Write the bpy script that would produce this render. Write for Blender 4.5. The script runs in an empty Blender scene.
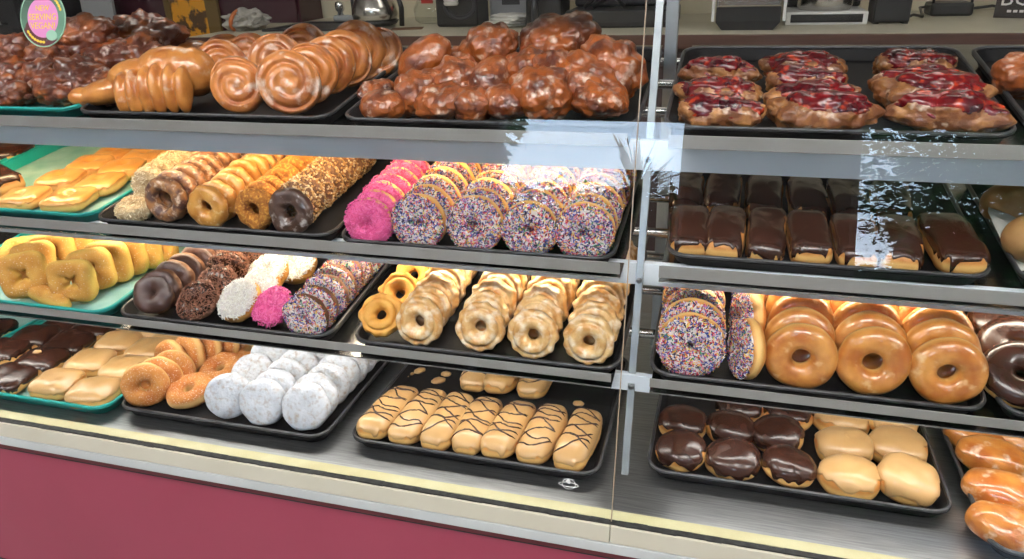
import bpy, bmesh, math, random
from mathutils import Vector, Matrix, noise
EXPOSURE = 0.0
SKY = 19.0
FILL = 19.5
KITCH = 4.5
LAMPS = {(3, 0): (28., (1., .95, .86)), (3, 1): (28., (1., .96, .9)), (2, 0): (52., (1., .84, .60)), (2, 1): (46., (1., .88, .70)), (1, 0): (52., (1., .72, .40)), (1, 1): (.3, (1., .95, .9))}
C = bpy.context.scene.collection
R = math.radians
PI = math.pi
rng = random.Random(7)
ZO = 0.49            # height of the tray rims of the lowest deck above the floor
ORD = ['frontmost', 'second', 'third', 'fourth', 'fifth', 'sixth', 'seventh', 'eighth', 'ninth', 'tenth', 'eleventh', 'twelfth']

# ------------------------------------------------------------------ materials
def mat(name, col, rough=.5, metal=0., col2=None, scale=30., lo=.35, hi=.65, bump=0., bscale=120., coat=0., spec=.5,
        col3=None, scale3=200., lo3=.55, hi3=.7, sss=0., detail=4., crough=.08, aniso=None, bdist=.002):
    """Principled material; col2 is mottled in by object-space noise, col3 by a second finer one."""
    m = bpy.data.materials.new(name); m.use_nodes = True
    nt = m.node_tree; N = nt.nodes; L = nt.links
    b = N['Principled BSDF']
    b.inputs['Roughness'].default_value = rough; b.inputs['Metallic'].default_value = metal
    b.inputs['Coat Weight'].default_value = coat; b.inputs['Coat Roughness'].default_value = crough
    b.inputs['Specular IOR Level'].default_value = spec
    b.inputs['Base Color'].default_value = (*col, 1)
    if sss:
        b.inputs['Subsurface Weight'].default_value = sss
        b.inputs['Subsurface Radius'].default_value = (.004, .002, .001)
    tc = N.new('ShaderNodeTexCoord')
    oi = N.new('ShaderNodeObjectInfo')
    ad = N.new('ShaderNodeVectorMath'); ad.operation = 'ADD'
    L.new(tc.outputs['Object'], ad.inputs[0]); L.new(oi.outputs['Random'], ad.inputs[1])
    src = ad.outputs[0]
    if aniso:
        mp = N.new('ShaderNodeMapping'); mp.inputs['Scale'].default_value = aniso
        L.new(src, mp.inputs[0]); src = mp.outputs[0]
    cur = None
    def layer(prev, c, sc, a, z):
        n = N.new('ShaderNodeTexNoise'); n.inputs['Scale'].default_value = sc; n.inputs['Detail'].default_value = detail
        L.new(src, n.inputs['Vector'])
        r = N.new('ShaderNodeMapRange'); r.inputs['From Min'].default_value = a; r.inputs['From Max'].default_value = z
        L.new(n.outputs['Fac'], r.inputs['Value'])
        x = N.new('ShaderNodeMix'); x.data_type = 'RGBA'
        L.new(r.outputs[0], x.inputs['Factor'])
        if prev is None: x.inputs['A'].default_value = (*col, 1)
        else: L.new(prev, x.inputs['A'])
        x.inputs['B'].default_value = (*c, 1)
        return x.outputs['Result']
    if col2: cur = layer(cur, col2, scale, lo, hi)
    if col3: cur = layer(cur, col3, scale3, lo3, hi3)
    if cur is not None: L.new(cur, b.inputs['Base Color'])
    if bump:
        n = N.new('ShaderNodeTexNoise'); n.inputs['Scale'].default_value = bscale; n.inputs['Detail'].default_value = 5
        L.new(src, n.inputs['Vector'])
        bp = N.new('ShaderNodeBump'); bp.inputs['Strength'].default_value = bump; bp.inputs['Distance'].default_value = bdist
        L.new(n.outputs['Fac'], bp.inputs['Height']); L.new(bp.outputs[0], b.inputs['Normal'])
    return m

def seam(m, col, half, soft):
    """Pale proof line round the side of a fried donut: blends col in where |object z| is small."""
    nt = m.node_tree; N = nt.nodes; L = nt.links; b = N['Principled BSDF']
    prev = b.inputs['Base Color'].links[0].from_socket
    tc = N.new('ShaderNodeTexCoord'); s = N.new('ShaderNodeSeparateXYZ'); L.new(tc.outputs['Object'], s.inputs[0])
    a = N.new('ShaderNodeMath'); a.operation = 'ABSOLUTE'; L.new(s.outputs['Z'], a.inputs[0])
    r = N.new('ShaderNodeMapRange'); r.inputs['From Min'].default_value = half; r.inputs['From Max'].default_value = half + soft
    r.inputs['To Min'].default_value = 1; r.inputs['To Max'].default_value = 0
    L.new(a.outputs[0], r.inputs['Value'])
    x = N.new('ShaderNodeMix'); x.data_type = 'RGBA'; L.new(r.outputs[0], x.inputs['Factor'])
    L.new(prev, x.inputs['A']); x.inputs['B'].default_value = (*col, 1)
    L.new(x.outputs['Result'], b.inputs['Base Color'])
    return m

def emit(name, col, s):
    m = bpy.data.materials.new(name); m.use_nodes = True; nt = m.node_tree
    nt.nodes.clear(); o = nt.nodes.new('ShaderNodeOutputMaterial'); e = nt.nodes.new('ShaderNodeEmission')
    e.inputs[0].default_value = (*col, 1); e.inputs[1].default_value = s
    nt.links.new(e.outputs[0], o.inputs[0]); return m

def thin_glass(name, tint, boost=1.0, ior=1.5):
    m = bpy.data.materials.new(name); m.use_nodes = True; nt = m.node_tree; N = nt.nodes; L = nt.links
    N.clear(); o = N.new('ShaderNodeOutputMaterial'); t = N.new('ShaderNodeBsdfTransparent'); g = N.new('ShaderNodeBsdfGlossy')
    t.inputs[0].default_value = (*tint, 1); g.inputs['Roughness'].default_value = .0
    ge = N.new('ShaderNodeNewGeometry'); dt = N.new('ShaderNodeVectorMath'); dt.operation = 'DOT_PRODUCT'
    L.new(ge.outputs['Normal'], dt.inputs[0]); L.new(ge.outputs['Incoming'], dt.inputs[1])
    def mth(op, a, c):
        q = N.new('ShaderNodeMath'); q.operation = op
        for i, z in enumerate((a, c)):
            if isinstance(z, (int, float)): q.inputs[i].default_value = z
            elif z is not None: L.new(z, q.inputs[i])
        return q.outputs[0]
    # Schlick reflectance of a thin pane, alike from both sides
    f0 = ((ior - 1) / (ior + 1)) ** 2
    pw = mth('POWER', mth('SUBTRACT', 1., mth('ABSOLUTE', dt.outputs['Value'], None)), 5.)
    k = N.new('ShaderNodeMath'); k.operation = 'MULTIPLY'; k.inputs[1].default_value = boost
    L.new(mth('ADD', mth('MULTIPLY', pw, 1 - f0), f0), k.inputs[0])
    x = N.new('ShaderNodeMixShader'); L.new(k.outputs[0], x.inputs[0]); L.new(t.outputs[0], x.inputs[1]); L.new(g.outputs[0], x.inputs[2])
    L.new(x.outputs[0], o.inputs[0]); return m

M = {}
# bakery
M['dough'] = seam(mat('raised_dough', (.52, .19, .035), .5, col2=(.64, .29, .07), scale=45, bump=.3, bscale=90), (.78, .46, .15), .0025, .006)
M['glazed'] = seam(mat('glazed_dough', (.42, .125, .02), .34, col2=(.66, .29, .065), scale=30, lo=.36, hi=.64, col3=(.80, .52, .26), scale3=45, lo3=.60, hi3=.76, bump=.5, bscale=70, bdist=.003, coat=.8, crough=.1, detail=7), (.72, .40, .12), .002, .007)
M['filled_glaze'] = mat('filled_glaze', (.44, .12, .018), .34, col2=(.66, .27, .055), scale=26, lo=.36, hi=.64, col3=(.84, .62, .44), scale3=45, lo3=.58, hi3=.72, bump=.6, bscale=70, bdist=.003, coat=.9, crough=.1, detail=8)
M['sugar_dough'] = seam(mat('sugared_dough', (.44, .13, .018), .75, col2=(.60, .25, .055), scale=30, col3=(.88, .78, .66), scale3=520, lo3=.60, hi3=.68, bump=.8, bscale=700), (.74, .44, .16), .003, .006)
M['sugar_square'] = seam(mat('sugared_square_dough', (.52, .22, .03), .75, col2=(.68, .36, .075), scale=30, col3=(.92, .86, .74), scale3=420, lo3=.62, hi3=.74, bump=.8, bscale=700), (.74, .46, .10), .005, .009)
M['powder'] = mat('powdered_sugar', (.52, .54, .585), .9, col2=(.64, .65, .69), scale=40, col3=(.40, .32, .26), scale3=110, lo3=.50, hi3=.76, bump=1., bscale=200, bdist=.003, detail=8)
M['cake'] = mat('plain_cake_dough', (.52, .21, .035), .6, col2=(.66, .34, .08), scale=50, bump=.6, bscale=160)
M['glazed_cake'] = mat('glazed_cake', (.66, .33, .075), .36, col2=(.50, .20, .035), scale=40, col3=(.82, .60, .34), scale3=90, lo3=.56, hi3=.75, bump=.5, bscale=160, coat=.5)
M['blueberry'] = mat('glazed_blueberry_cake', (.42, .19, .07), .4, col2=(.12, .055, .045), scale=60, lo=.42, hi=.62, col3=(.76, .58, .44), scale3=90, lo3=.55, hi3=.70, bump=.7, bscale=160, coat=.5)
M['crumb_cake'] = mat('crumb_coated_cake', (.50, .18, .022), .85, col2=(.28, .09, .014), scale=80, col3=(.66, .30, .05), scale3=180, lo3=.5, hi3=.6, bump=1., bscale=300)
M['choc_cake'] = mat('chocolate_cake', (.13, .055, .025), .7, col2=(.19, .085, .04), scale=60, bump=.8, bscale=220)
M['dark_cake'] = mat('glazed_chocolate_cake', (.055, .024, .016), .45, col2=(.10, .05, .032), scale=60, col3=(.50, .46, .44), scale3=60, lo3=.56, hi3=.68, bump=.8, bscale=150, coat=.4, detail=8)
M['oldfash'] = mat('plain_old_fashioned', (.64, .27, .035), .6, col2=(.76, .39, .075), scale=50, bump=.6, bscale=150)
M['glazed_old'] = mat('glazed_old_fashioned', (.58, .28, .075), .32, col2=(.76, .50, .22), scale=50, lo=.38, hi=.62, col3=(.88, .74, .54), scale3=60, lo3=.48, hi3=.68, bump=.6, bscale=110, coat=.7, crough=.12, detail=7)
M['fritter_dark'] = mat('dark_fritter', (.13, .028, .012), .36, col2=(.42, .11, .022), scale=30, lo=.46, hi=.66, col3=(.66, .44, .37), scale3=50, lo3=.60, hi3=.74, bump=1., bscale=75, bdist=.005, coat=.7, crough=.12, detail=8)
M['fritter'] = mat('glazed_fritter', (.38, .092, .015), .34, col2=(.12, .024, .009), scale=28, lo=.44, hi=.64, col3=(.76, .54, .42), scale3=45, lo3=.59, hi3=.73, bump=1., bscale=70, bdist=.005, coat=.7, crough=.12, detail=8)
M['roll'] = mat('cinnamon_roll', (.66, .235, .055), .34, col2=(.40, .11, .028), scale=30, lo=.44, hi=.66, col3=(.86, .68, .56), scale3=32, lo3=.56, hi3=.70, bump=.8, bscale=60, bdist=.004, coat=.8, crough=.1, detail=8)
M['claw'] = mat('bear_claw', (.72, .29, .065), .34, col2=(.52, .16, .03), scale=30, lo=.4, hi=.65, col3=(.86, .68, .52), scale3=32, lo3=.58, hi3=.72, bump=.7, bscale=60, bdist=.004, coat=.8, crough=.1, detail=8)
M['danish'] = mat('danish_dough', (.19, .058, .015), .45, col2=(.50, .22, .065), scale=40, lo=.46, hi=.66, col3=(.72, .54, .40), scale3=60, lo3=.57, hi3=.71, bump=1., bscale=80, bdist=.004, coat=.4, crough=.15, detail=8)
M['jam'] = mat('cherry_jam', (.20, .003, .006), .24, col2=(.035, .001, .006), scale=40, col3=(.56, .05, .012), scale3=60, lo3=.55, hi3=.7, bump=.6, bscale=90, coat=.35)
M['choc'] = mat('chocolate_icing', (.034, .010, .005), .27, col2=(.045, .014, .008), scale=25, coat=.3, crough=.2)
M['milk_choc'] = mat('milk_chocolate_icing', (.062, .027, .020), .40, col2=(.085, .040, .030), scale=25, coat=.15, crough=.3)
M['maple'] = mat('maple_icing', (.50, .285, .105), .32, col2=(.54, .325, .135), scale=22, bump=.05, bscale=40, coat=.35, crough=.2)
M['maple_orange'] = mat('amber_maple_icing', (.62, .27, .06), .30, col2=(.66, .33, .09), scale=22, bump=.05, bscale=40, coat=.4, crough=.15)
M['white_icing'] = mat('white_icing', (.70, .64, .62), .35, coat=.3, bump=.1)
M['pink_icing'] = mat('pink_icing', (.80, .12, .32), .4, coat=.2, bump=.1)
M['nutty'] = mat('pale_nut_coating', (.66, .52, .33), .8, col2=(.46, .32, .17), scale=90, bump=1., bscale=200)
M['bun'] = mat('bun_crust', (.36, .18, .06), .5, col2=(.46, .26, .10), scale=25, bump=.3, bscale=60)
SPR = [mat('sprinkle_' + n, c, .45) for n, c in [('white', (.85, .83, .80)), ('pink', (.80, .16, .30)), ('red', (.62, .03, .04)), ('orange', (.85, .33, .05)), ('yellow', (.85, .62, .10)), ('blue', (.04, .09, .40)), ('navy', (.02, .02, .07)), ('green', (.05, .32, .12)), ('lilac', (.38, .24, .58))]]
FLK = {'pink': [mat('pink_coconut', (.86, .17, .42), .6), mat('deep_pink_coconut', (.72, .07, .27), .6)],
       'white': [mat('white_coconut', (.87, .85, .80), .6), mat('cream_coconut', (.78, .74, .66), .6)],
       'choc': [mat('chocolate_strand', (.18, .065, .035), .5), mat('light_chocolate_strand', (.27, .11, .065), .5)],
       'nut': [mat('chopped_peanut', (.62, .38, .15), .7), mat('toasted_peanut', (.42, .22, .08), .7), mat('glazed_peanut', (.74, .58, .36), .5)],
       'oat': [mat('coconut_shred', (.78, .66, .45), .7), mat('toasted_shred', (.60, .45, .26), .7)]}
# case, room
M['tray'] = mat('black_tray_plastic', (.006, .006, .0075), .5, col2=(.010, .010, .012), scale=20, bump=.05, bscale=200, spec=.2)
M['tray_rim'] = mat('worn_black_rim', (.03, .03, .033), .3, col2=(.06, .06, .065), scale=60)
M['teal'] = mat('teal_tray_plastic', (.012, .33, .29), .4, col2=(.02, .37, .33), scale=20)
M['teal_floor'] = mat('sugar_dusted_teal', (.14, .36, .32), .55, col2=(.42, .60, .56), scale=14, lo=.3, hi=.75)
M['steel'] = mat('brushed_steel', (.46, .47, .48), .24, 1., col2=(.34, .35, .36), scale=14, bump=.0, aniso=(1, 25, 25))
M['deck'] = mat('worn_steel_deck', (.50, .51, .52), .30, .95, col2=(.36, .37, .38), scale=14, aniso=(1, 25, 25))
M['shelf_lip'] = mat('dull_shelf_steel', (.29, .28, .27), .42, .2, col2=(.26, .25, .24), scale=15)
M['rail'] = mat('painted_rail', (.78, .84, .91), .45, .0, col2=(.74, .80, .87), scale=12)
M['bar'] = mat('aluminium_upright', (.38, .41, .43), .38, .4, col2=(.33, .36, .38), scale=25)
M['tube'] = mat('steel_tube', (.5, .5, .5), .25, 1.)
M['dark_metal'] = mat('dark_metal', (.05, .05, .052), .4, .5)
M['yellow_strip'] = mat('yellowed_channel', (.62, .58, .34), .4, col2=(.56, .50, .27), scale=20)
M['gasket'] = mat('black_gasket', (.008, .008, .008), .6, col2=(.03, .03, .03), scale=80)
M['cream_face'] = mat('cream_face', (.56, .52, .42), .45, col2=(.52, .48, .38), scale=8)
M['grey_face'] = mat('satin_aluminium', (.58, .60, .60), .35, .3, col2=(.52, .54, .54), scale=8)
M['red'] = mat('red_laminate', (.30, .036, .072), .42, col2=(.285, .032, .066), scale=6)
M['dark_red'] = mat('red_laminate_edge', (.16, .013, .022), .45)
M['glass'] = thin_glass('case_glass', (.985, .99, .99), .6)
M['seal'] = mat('glass_joint_seal', (.35, .26, .18), .3)
M['housing'] = mat('lamp_housing', (.6, .6, .58), .5)
M['counter'] = mat('cream_worktop', (.64, .60, .48), .3, col2=(.60, .56, .44), scale=10)
M['counter_edge'] = mat('brown_laminate_edge', (.10, .045, .03), .4, col2=(.075, .035, .025), scale=20, aniso=(.3, 3, 6))
M['cab_dark'] = mat('dark_cabinet', (.04, .022, .022), .5)
M['maroon'] = mat('maroon_gloss', (.045, .012, .02), .22, col2=(.055, .016, .026), scale=4)
M['cream_wall'] = mat('cream_wall_paint', (.62, .57, .42), .6, col2=(.59, .54, .40), scale=3)
M['wall'] = mat('shop_wall_paint', (.66, .65, .62), .7)
M['front_wall'] = mat('dark_front_wall', (.13, .12, .115), .7)
M['floor'] = mat('shop_floor', (.36, .34, .32), .45, col2=(.42, .40, .37), scale=4)
M['ceiling'] = mat('ceiling_paint', (.62, .62, .60), .8)
M['black'] = mat('black_plastic', (.012, .012, .013), .35, col2=(.02, .02, .02), scale=20)
M['charcoal'] = mat('charcoal_plastic', (.035, .035, .04), .4)
M['stainless'] = mat('stainless', (.62, .60, .56), .22, 1., col2=(.52, .50, .47), scale=30, aniso=(1, 1, 20))
M['chrome'] = mat('chrome', (.75, .75, .76), .08, 1.)
M['white_plastic'] = mat('white_plastic', (.72, .72, .70), .4)
M['grey_plastic'] = mat('grey_plastic', (.34, .35, .36), .5)
M['paper'] = mat('paper', (.70, .69, .64), .8)
M['brown_paper'] = mat('brown_paper', (.16, .085, .045), .8)
M['cloth'] = mat('grey_towel', (.42, .40, .36), .9, col2=(.30, .29, .27), scale=30, bump=.6, bscale=120)
M['orange_cloth'] = mat('orange_band', (.48, .14, .04), .8)
M['clear'] = thin_glass('clear_glass', (.93, .95, .94), 1.4)
M['clear_pane'] = thin_glass('window_glass', (.97, .98, .98), .6)
M['red_plastic'] = mat('red_tag', (.5, .03, .02), .5)
M['yellow_print'] = mat('yellow_flower_print', (.75, .33, .02), .6, col2=(.10, .05, .02), scale=14, lo=.48, hi=.54)
M['olive'] = mat('olive_frame', (.16, .10, .03), .6)
M['leaf'] = mat('leaf_green', (.035, .09, .02), .6, col2=(.06, .14, .03), scale=5)
M['yucca'] = mat('yucca_leaf', (.03, .08, .035), .5)
M['bark'] = mat('bark', (.09, .06, .04), .9, bump=.6, bscale=20)
M['pot'] = mat('clay_pot', (.26, .12, .07), .8)
M['pavement'] = mat('pavement', (.22, .21, .20), .9)
M['st_pink'] = mat('sticker_pink', (.66, .24, .50), .4)
M['st_dark'] = mat('sticker_border', (.05, .10, .07), .4, col2=(.13, .30, .20), scale=9, col3=(.10, .02, .03), scale3=16, lo3=.52, hi3=.56)
M['st_green'] = mat('sticker_green', (.30, .52, .38), .4)
M['st_yellow'] = mat('sticker_yellow', (.80, .56, .06), .4)
M['st_white'] = mat('white_print', (.78, .78, .78), .4)
M['sign_white'] = mat('sign_lettering', (.75, .74, .70), .5)
M['sign_board'] = mat('sign_board', (.022, .015, .012), .5)
M['screw'] = mat('dull_screw', (.2, .2, .21), .4, .8)

# ------------------------------------------------------------------ objects and tags
def mk(name, me, m=None, parent=None, mw=None):
    o = bpy.data.objects.new(name, me); C.objects.link(o)
    if m is not None and not me.materials:
        for x in (m if isinstance(m, list) else [m]): me.materials.append(x)
    if parent is not None: o.parent = parent
    if mw is not None: o.matrix_world = mw
    return o
def tag(o, label=None, cat=None, group=None, kind=None):
    if label: o['label'] = label
    if cat: o['category'] = cat
    if group: o['group'] = group
    if kind: o['kind'] = kind
    return o
def empty(name, loc, rz=0):
    o = bpy.data.objects.new(name, None); C.objects.link(o); o.location = loc; o.rotation_euler = (0, 0, rz); return o

# ------------------------------------------------------------------ mesh tools
def mesh(name, vs, fs, smooth=False, mi=None):
    me = bpy.data.meshes.new(name); me.from_pydata([tuple(v) for v in vs], [], fs)
    if smooth: me.polygons.foreach_set('use_smooth', [True] * len(me.polygons))
    if mi: me.polygons.foreach_set('material_index', mi)
    me.update(); return me
class MB:
    """collects boxes, tubes and lathes into one mesh"""
    def __init__(s): s.v = []; s.f = []; s.sm = []
    def add(s, vs, fs, smooth=False, mw=None):
        b = len(s.v); s.v += [mw @ Vector(v) if mw else Vector(v) for v in vs]
        s.f += [tuple(b + i for i in f) for f in fs]; s.sm += [smooth] * len(fs); return s
    def box(s, x0, x1, y0, y1, z0, z1, mw=None, bev=0.):
        if bev <= 0:
            vs = [(x, y, z) for z in (z0, z1) for y in (y0, y1) for x in (x0, x1)]
            return s.add(vs, [(0, 2, 3, 1), (4, 5, 7, 6), (0, 1, 5, 4), (2, 6, 7, 3), (0, 4, 6, 2), (1, 3, 7, 5)], False, mw)
        bm = bmesh.new(); bmesh.ops.create_cube(bm, size=1)
        for v in bm.verts: v.co = Vector(((x0 + x1) / 2 + v.co.x * (x1 - x0), (y0 + y1) / 2 + v.co.y * (y1 - y0), (z0 + z1) / 2 + v.co.z * (z1 - z0)))
        bmesh.ops.bevel(bm, geom=list(bm.edges), offset=bev, segments=2, profile=.5, affect='EDGES')
        bm.verts.index_update()
        s.add([v.co.copy() for v in bm.verts], [tuple(v.index for v in f.verts) for f in bm.faces], False, mw); bm.free(); return s
    def tube(s, pts, r, n=8, closed=False):
        pts = [Vector(p) for p in pts]; rs = r if isinstance(r, (list, tuple)) else [r] * len(pts)
        vs = []; K = len(pts); ref = None
        for i, p in enumerate(pts):
            a = pts[(i - 1) % K] if (closed or i) else p; b = pts[(i + 1) % K] if (closed or i < K - 1) else p
            t = (b - a).normalized()
            if ref is None: ref = Vector((0, 0, 1)) if abs(t.z) < .9 else Vector((1, 0, 0))
            u = (ref - t * ref.dot(t)).normalized(); ref = u; w = t.cross(u)
            vs += [p + (u * math.cos(2 * PI * k / n) + w * math.sin(2 * PI * k / n)) * rs[i] for k in range(n)]
        fs = []
        for i in range(K if closed else K - 1):
            j = (i + 1) % K
            for k in range(n): fs.append((i * n + k, i * n + (k + 1) % n, j * n + (k + 1) % n, j * n + k))
        if not closed: fs += [tuple(range(n))[::-1], tuple((K - 1) * n + k for k in range(n))]
        return s.add(vs, fs, True)
    def lathe(s, prof, n=24, mw=None):
        vs = []; fs = []
        for (r, z) in prof: vs += [(r * math.cos(2 * PI * k / n), r * math.sin(2 * PI * k / n), z) for k in range(n)]
        for i in range(len(prof) - 1):
            for k in range(n): fs.append((i * n + k, i * n + (k + 1) % n, (i + 1) * n + (k + 1) % n, (i + 1) * n + k))
        fs += [tuple(range(n))[::-1], tuple((len(prof) - 1) * n + k for k in range(n))]
        return s.add(vs, fs, True, mw)
    def mesh(s, name): return mesh(name, s.v, s.f, False) if not any(s.sm) else s._m(name)
    def _m(s, name):
        me = mesh(name, s.v, s.f); me.polygons.foreach_set('use_smooth', s.sm); return me
    def obj(s, name, m, parent=None): return mk(name, s.mesh(name), m, parent)

def text_mesh(txt, size, ext=.0003, align='CENTER'):
    cu = bpy.data.curves.new('lettering', 'FONT'); cu.body = txt; cu.size = size; cu.extrude = ext; cu.align_x = align; cu.align_y = 'CENTER'
    cu.resolution_u = 2
    o = bpy.data.objects.new('lettering', cu); C.objects.link(o)
    bpy.context.view_layer.update()
    me = bpy.data.meshes.new_from_object(o.evaluated_get(bpy.context.evaluated_depsgraph_get()))
    bpy.data.objects.remove(o); bpy.data.curves.remove(cu); return me

# ------------------------------------------------------------------ camera and light
cam_d = bpy.data.cameras.new('camera'); cam = bpy.data.objects.new('camera', cam_d); C.objects.link(cam)
cam_d.sensor_width = 36; cam_d.lens = 36 * 738.6 / 1024; cam_d.clip_start = .02
yaw, pitch, roll = R(16.71), R(-23.97), R(2.11)
Rm = Matrix.Rotation(yaw, 3, 'Z') @ Matrix.Rotation(pitch, 3, 'X') @ Matrix.Rotation(roll, 3, 'Y')
cam.matrix_world = Matrix.Translation((.304, -.959, .786 + ZO)) @ (Rm @ Matrix.Rotation(PI / 2, 3, 'X')).to_4x4()
sc = bpy.context.scene; sc.camera = cam
sc.view_settings.view_transform = 'Standard'; sc.view_settings.look = 'None'; sc.view_settings.gamma = 1; sc.view_settings.use_curve_mapping = False
sc.view_settings.exposure = EXPOSURE
sc.cycles.max_bounces = 8; sc.cycles.transparent_max_bounces = 16; sc.cycles.caustics_reflective = False; sc.cycles.caustics_refractive = False
sc.cycles.sample_clamp_indirect = 4.
wd = bpy.data.worlds.new('sky'); sc.world = wd; wd.use_nodes = True
bg = wd.node_tree.nodes['Background']
tcw = wd.node_tree.nodes.new('ShaderNodeTexCoord'); sx = wd.node_tree.nodes.new('ShaderNodeSeparateXYZ'); rp = wd.node_tree.nodes.new('ShaderNodeValToRGB')
wd.node_tree.links.new(tcw.outputs['Generated'], sx.inputs[0]); wd.node_tree.links.new(sx.outputs['Z'], rp.inputs[0]); wd.node_tree.links.new(rp.outputs[0], bg.inputs[0])
rp.color_ramp.elements[0].color = (.72, .86, 1., 1); rp.color_ramp.elements[1].color = (.40, .62, 1., 1)
bg.inputs[1].default_value = SKY

def area(name, loc, rot, sx_, sy_, power, col=(1, 1, 1)):
    d = bpy.data.lights.new(name, 'AREA'); d.shape = 'RECTANGLE'; d.size = sx_; d.size_y = sy_; d.energy = power; d.color = col
    o = bpy.data.objects.new(name, d); C.objects.link(o); o.location = loc; o.rotation_euler = rot; return o
# ================================================================== THE ROOM
def struct(name, m, *boxes):
    b = MB()
    for q in boxes: b.box(*q)
    o = b.obj(name, m); o['kind'] = 'structure'; return o
struct('floor', M['floor'], (-5.2, 4.2, -3.3, 3.3, -.1, 0))
struct('ceiling', M['ceiling'], (-5.2, 4.2, -3.3, 3.3, 2.9, 3.0))
struct('wall_back', M['cream_wall'], (-5.2, 4.2, 3.18, 3.3, 0, 2.9))
struct('wall_left', M['wall'], (-5.3, -5.2, -3.3, 3.3, 0, 2.9))
struct('wall_right', M['wall'], (4.2, 4.3, -3.3, 3.3, 0, 2.9))
HEAD = 2.33
struct('wall_front', M['front_wall'], (-5.2, -1.10, -3.3, -3.2, 0, 2.9), (.10, 1.0, -3.3, -3.2, 0, 2.9), (2.5, 4.2, -3.3, -3.2, 0, 2.9),  # middle pier added to block reflected sky where a person would stand
       (-1.10, .10, -3.3, -3.2, HEAD, 2.9), (1.0, 2.5, -3.3, -3.2, HEAD, 2.9), (-1.10, .10, -3.3, -3.2, 0, .5))
for i, (x0, x1, z0) in enumerate([(-1.10, .10, .5), (1.0, 2.5, 0.)]):
    b = MB()
    b.box(x0, x0 + .04, -3.28, -3.22, z0, HEAD).box(x1 - .04, x1, -3.28, -3.22, z0, HEAD).box(x0, x1, -3.28, -3.22, HEAD - .04, HEAD).box(x0, x1, -3.28, -3.22, z0, z0 + .05)
    w = b.obj('window_1' if i == 0 else 'door_1', M['bar']); w['kind'] = 'structure'
    MB().box(x0 + .04, x1 - .04, -3.252, -3.248, z0 + .05, HEAD - .04).obj('pane', M['clear_pane'], w)
pv = MB().box(-30, 30, -40, -3.35, -.15, -.05).obj('pavement', M['pavement']); pv['kind'] = 'structure'
# unseen panels added as fill light over the customer side and back counter
def fill_panel(x, y, lx, ly, m, lab):
    r = tag(empty('fill_panel', (x, y, 2.9)), lab, 'fill light', None)
    MB().box(-lx / 2, lx / 2, -ly / 2, -ly / 2 + .03, -.05, 0).box(-lx / 2, lx / 2, ly / 2 - .03, ly / 2, -.05, 0).box(-lx / 2, -lx / 2 + .03, -ly / 2 + .03, ly / 2 - .03, -.05, 0).box(lx / 2 - .03, lx / 2, -ly / 2 + .03, ly / 2 - .03, -.05, 0).obj('frame', M['white_plastic'], r)
    MB().box(-lx / 2 + .03, lx / 2 - .03, -ly / 2 + .03, ly / 2 - .03, -.04, -.01).obj('diffuser', m, r)
LM = emit('fill_diffuser', (1., .97, .93), FILL)
LK = emit('kitchen_fill_diffuser', (1., .93, .84), KITCH)
for x, w_ in ((-2.2, 'above the teal tray end'), (.3, 'above the middle'), (2.6, 'beyond the filled donut end')):
    fill_panel(x, -1.5, 1.6, .8, LM, 'added fill light panel on the customer side ' + w_ + ' of the case')
for x, w_ in ((-2.0, 'over the sink'), (.8, 'over the coffee brewers')):
    fill_panel(x, 1.6, 1.2, .6, LK, 'added fill light panel in the work area ' + w_)

# trees and a yucca seen only as reflections in the case glass
def leaf_cluster(n, c, rad, size, seed, flat=1.):
    r = random.Random(seed); vs = []; fs = []
    for _ in range(n):
        d = Vector((r.gauss(0, 1), r.gauss(0, 1), r.gauss(0, 1))); d.normalize(); d *= r.random() ** .5
        p = Vector(c) + Vector((d.x * rad[0], d.y * rad[1], d.z * rad[2]))
        q = Matrix.Rotation(r.random() * 6.3, 3, 'Z') @ Matrix.Rotation(r.gauss(0, .9), 3, 'X')
        s = size * r.uniform(.6, 1.3); k = len(vs)
        vs += [p + q @ Vector(t) * s for t in ((-.5, 0, 0), (0, -.22, .06), (.5, 0, 0), (0, .22, .06))]
        fs.append((k, k + 1, k + 2, k + 3))
    return mesh('leaves', vs, fs)
def tree(x, y, h, rad, n, size, seed, lab, lean=0.):
    t = tag(empty('tree', (x, y, -.05)), lab, 'tree', None)
    b = MB(); top = Vector((lean, 0, h)); b.tube([(0, 0, 0), (lean * .3, 0, h * .5), top], [.10, .08, .04], 8)
    r = random.Random(seed)
    for _ in range(9):
        e = top + Vector((r.uniform(-1, 1) * rad[0] * .8, r.uniform(-1, 1) * rad[1] * .8, r.uniform(-.5, .8) * rad[2])); s0 = Vector((lean * .6, 0, h * r.uniform(.6, .95)))
        b.tube([s0, (s0 + e) / 2 + Vector((0, 0, .1)), e], [.035, .02, .008], 6)
    b.obj('trunk', M['bark'], t)
    o = mk('foliage', leaf_cluster(n, top, rad, size, seed), M['leaf'], t); o['kind'] = 'stuff'
tree(-2.75, -6.2, 3.5, (.95, 1.0, .95), 3200, .17, 3, 'leafy street tree outside mirrored beside the sprinkle row')
tree(2.6, -5.6, 3.0, (1.35, 1.0, 1.25), 15000, .085, 5, 'street tree with open crown mirrored over the chocolate long johns')
tree(5.75, -6.5, 2.6, (1.5, 1.1, 1.5), 5200, .18, 8, 'dense dark street tree mirrored beside the wrapped bun')
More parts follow.
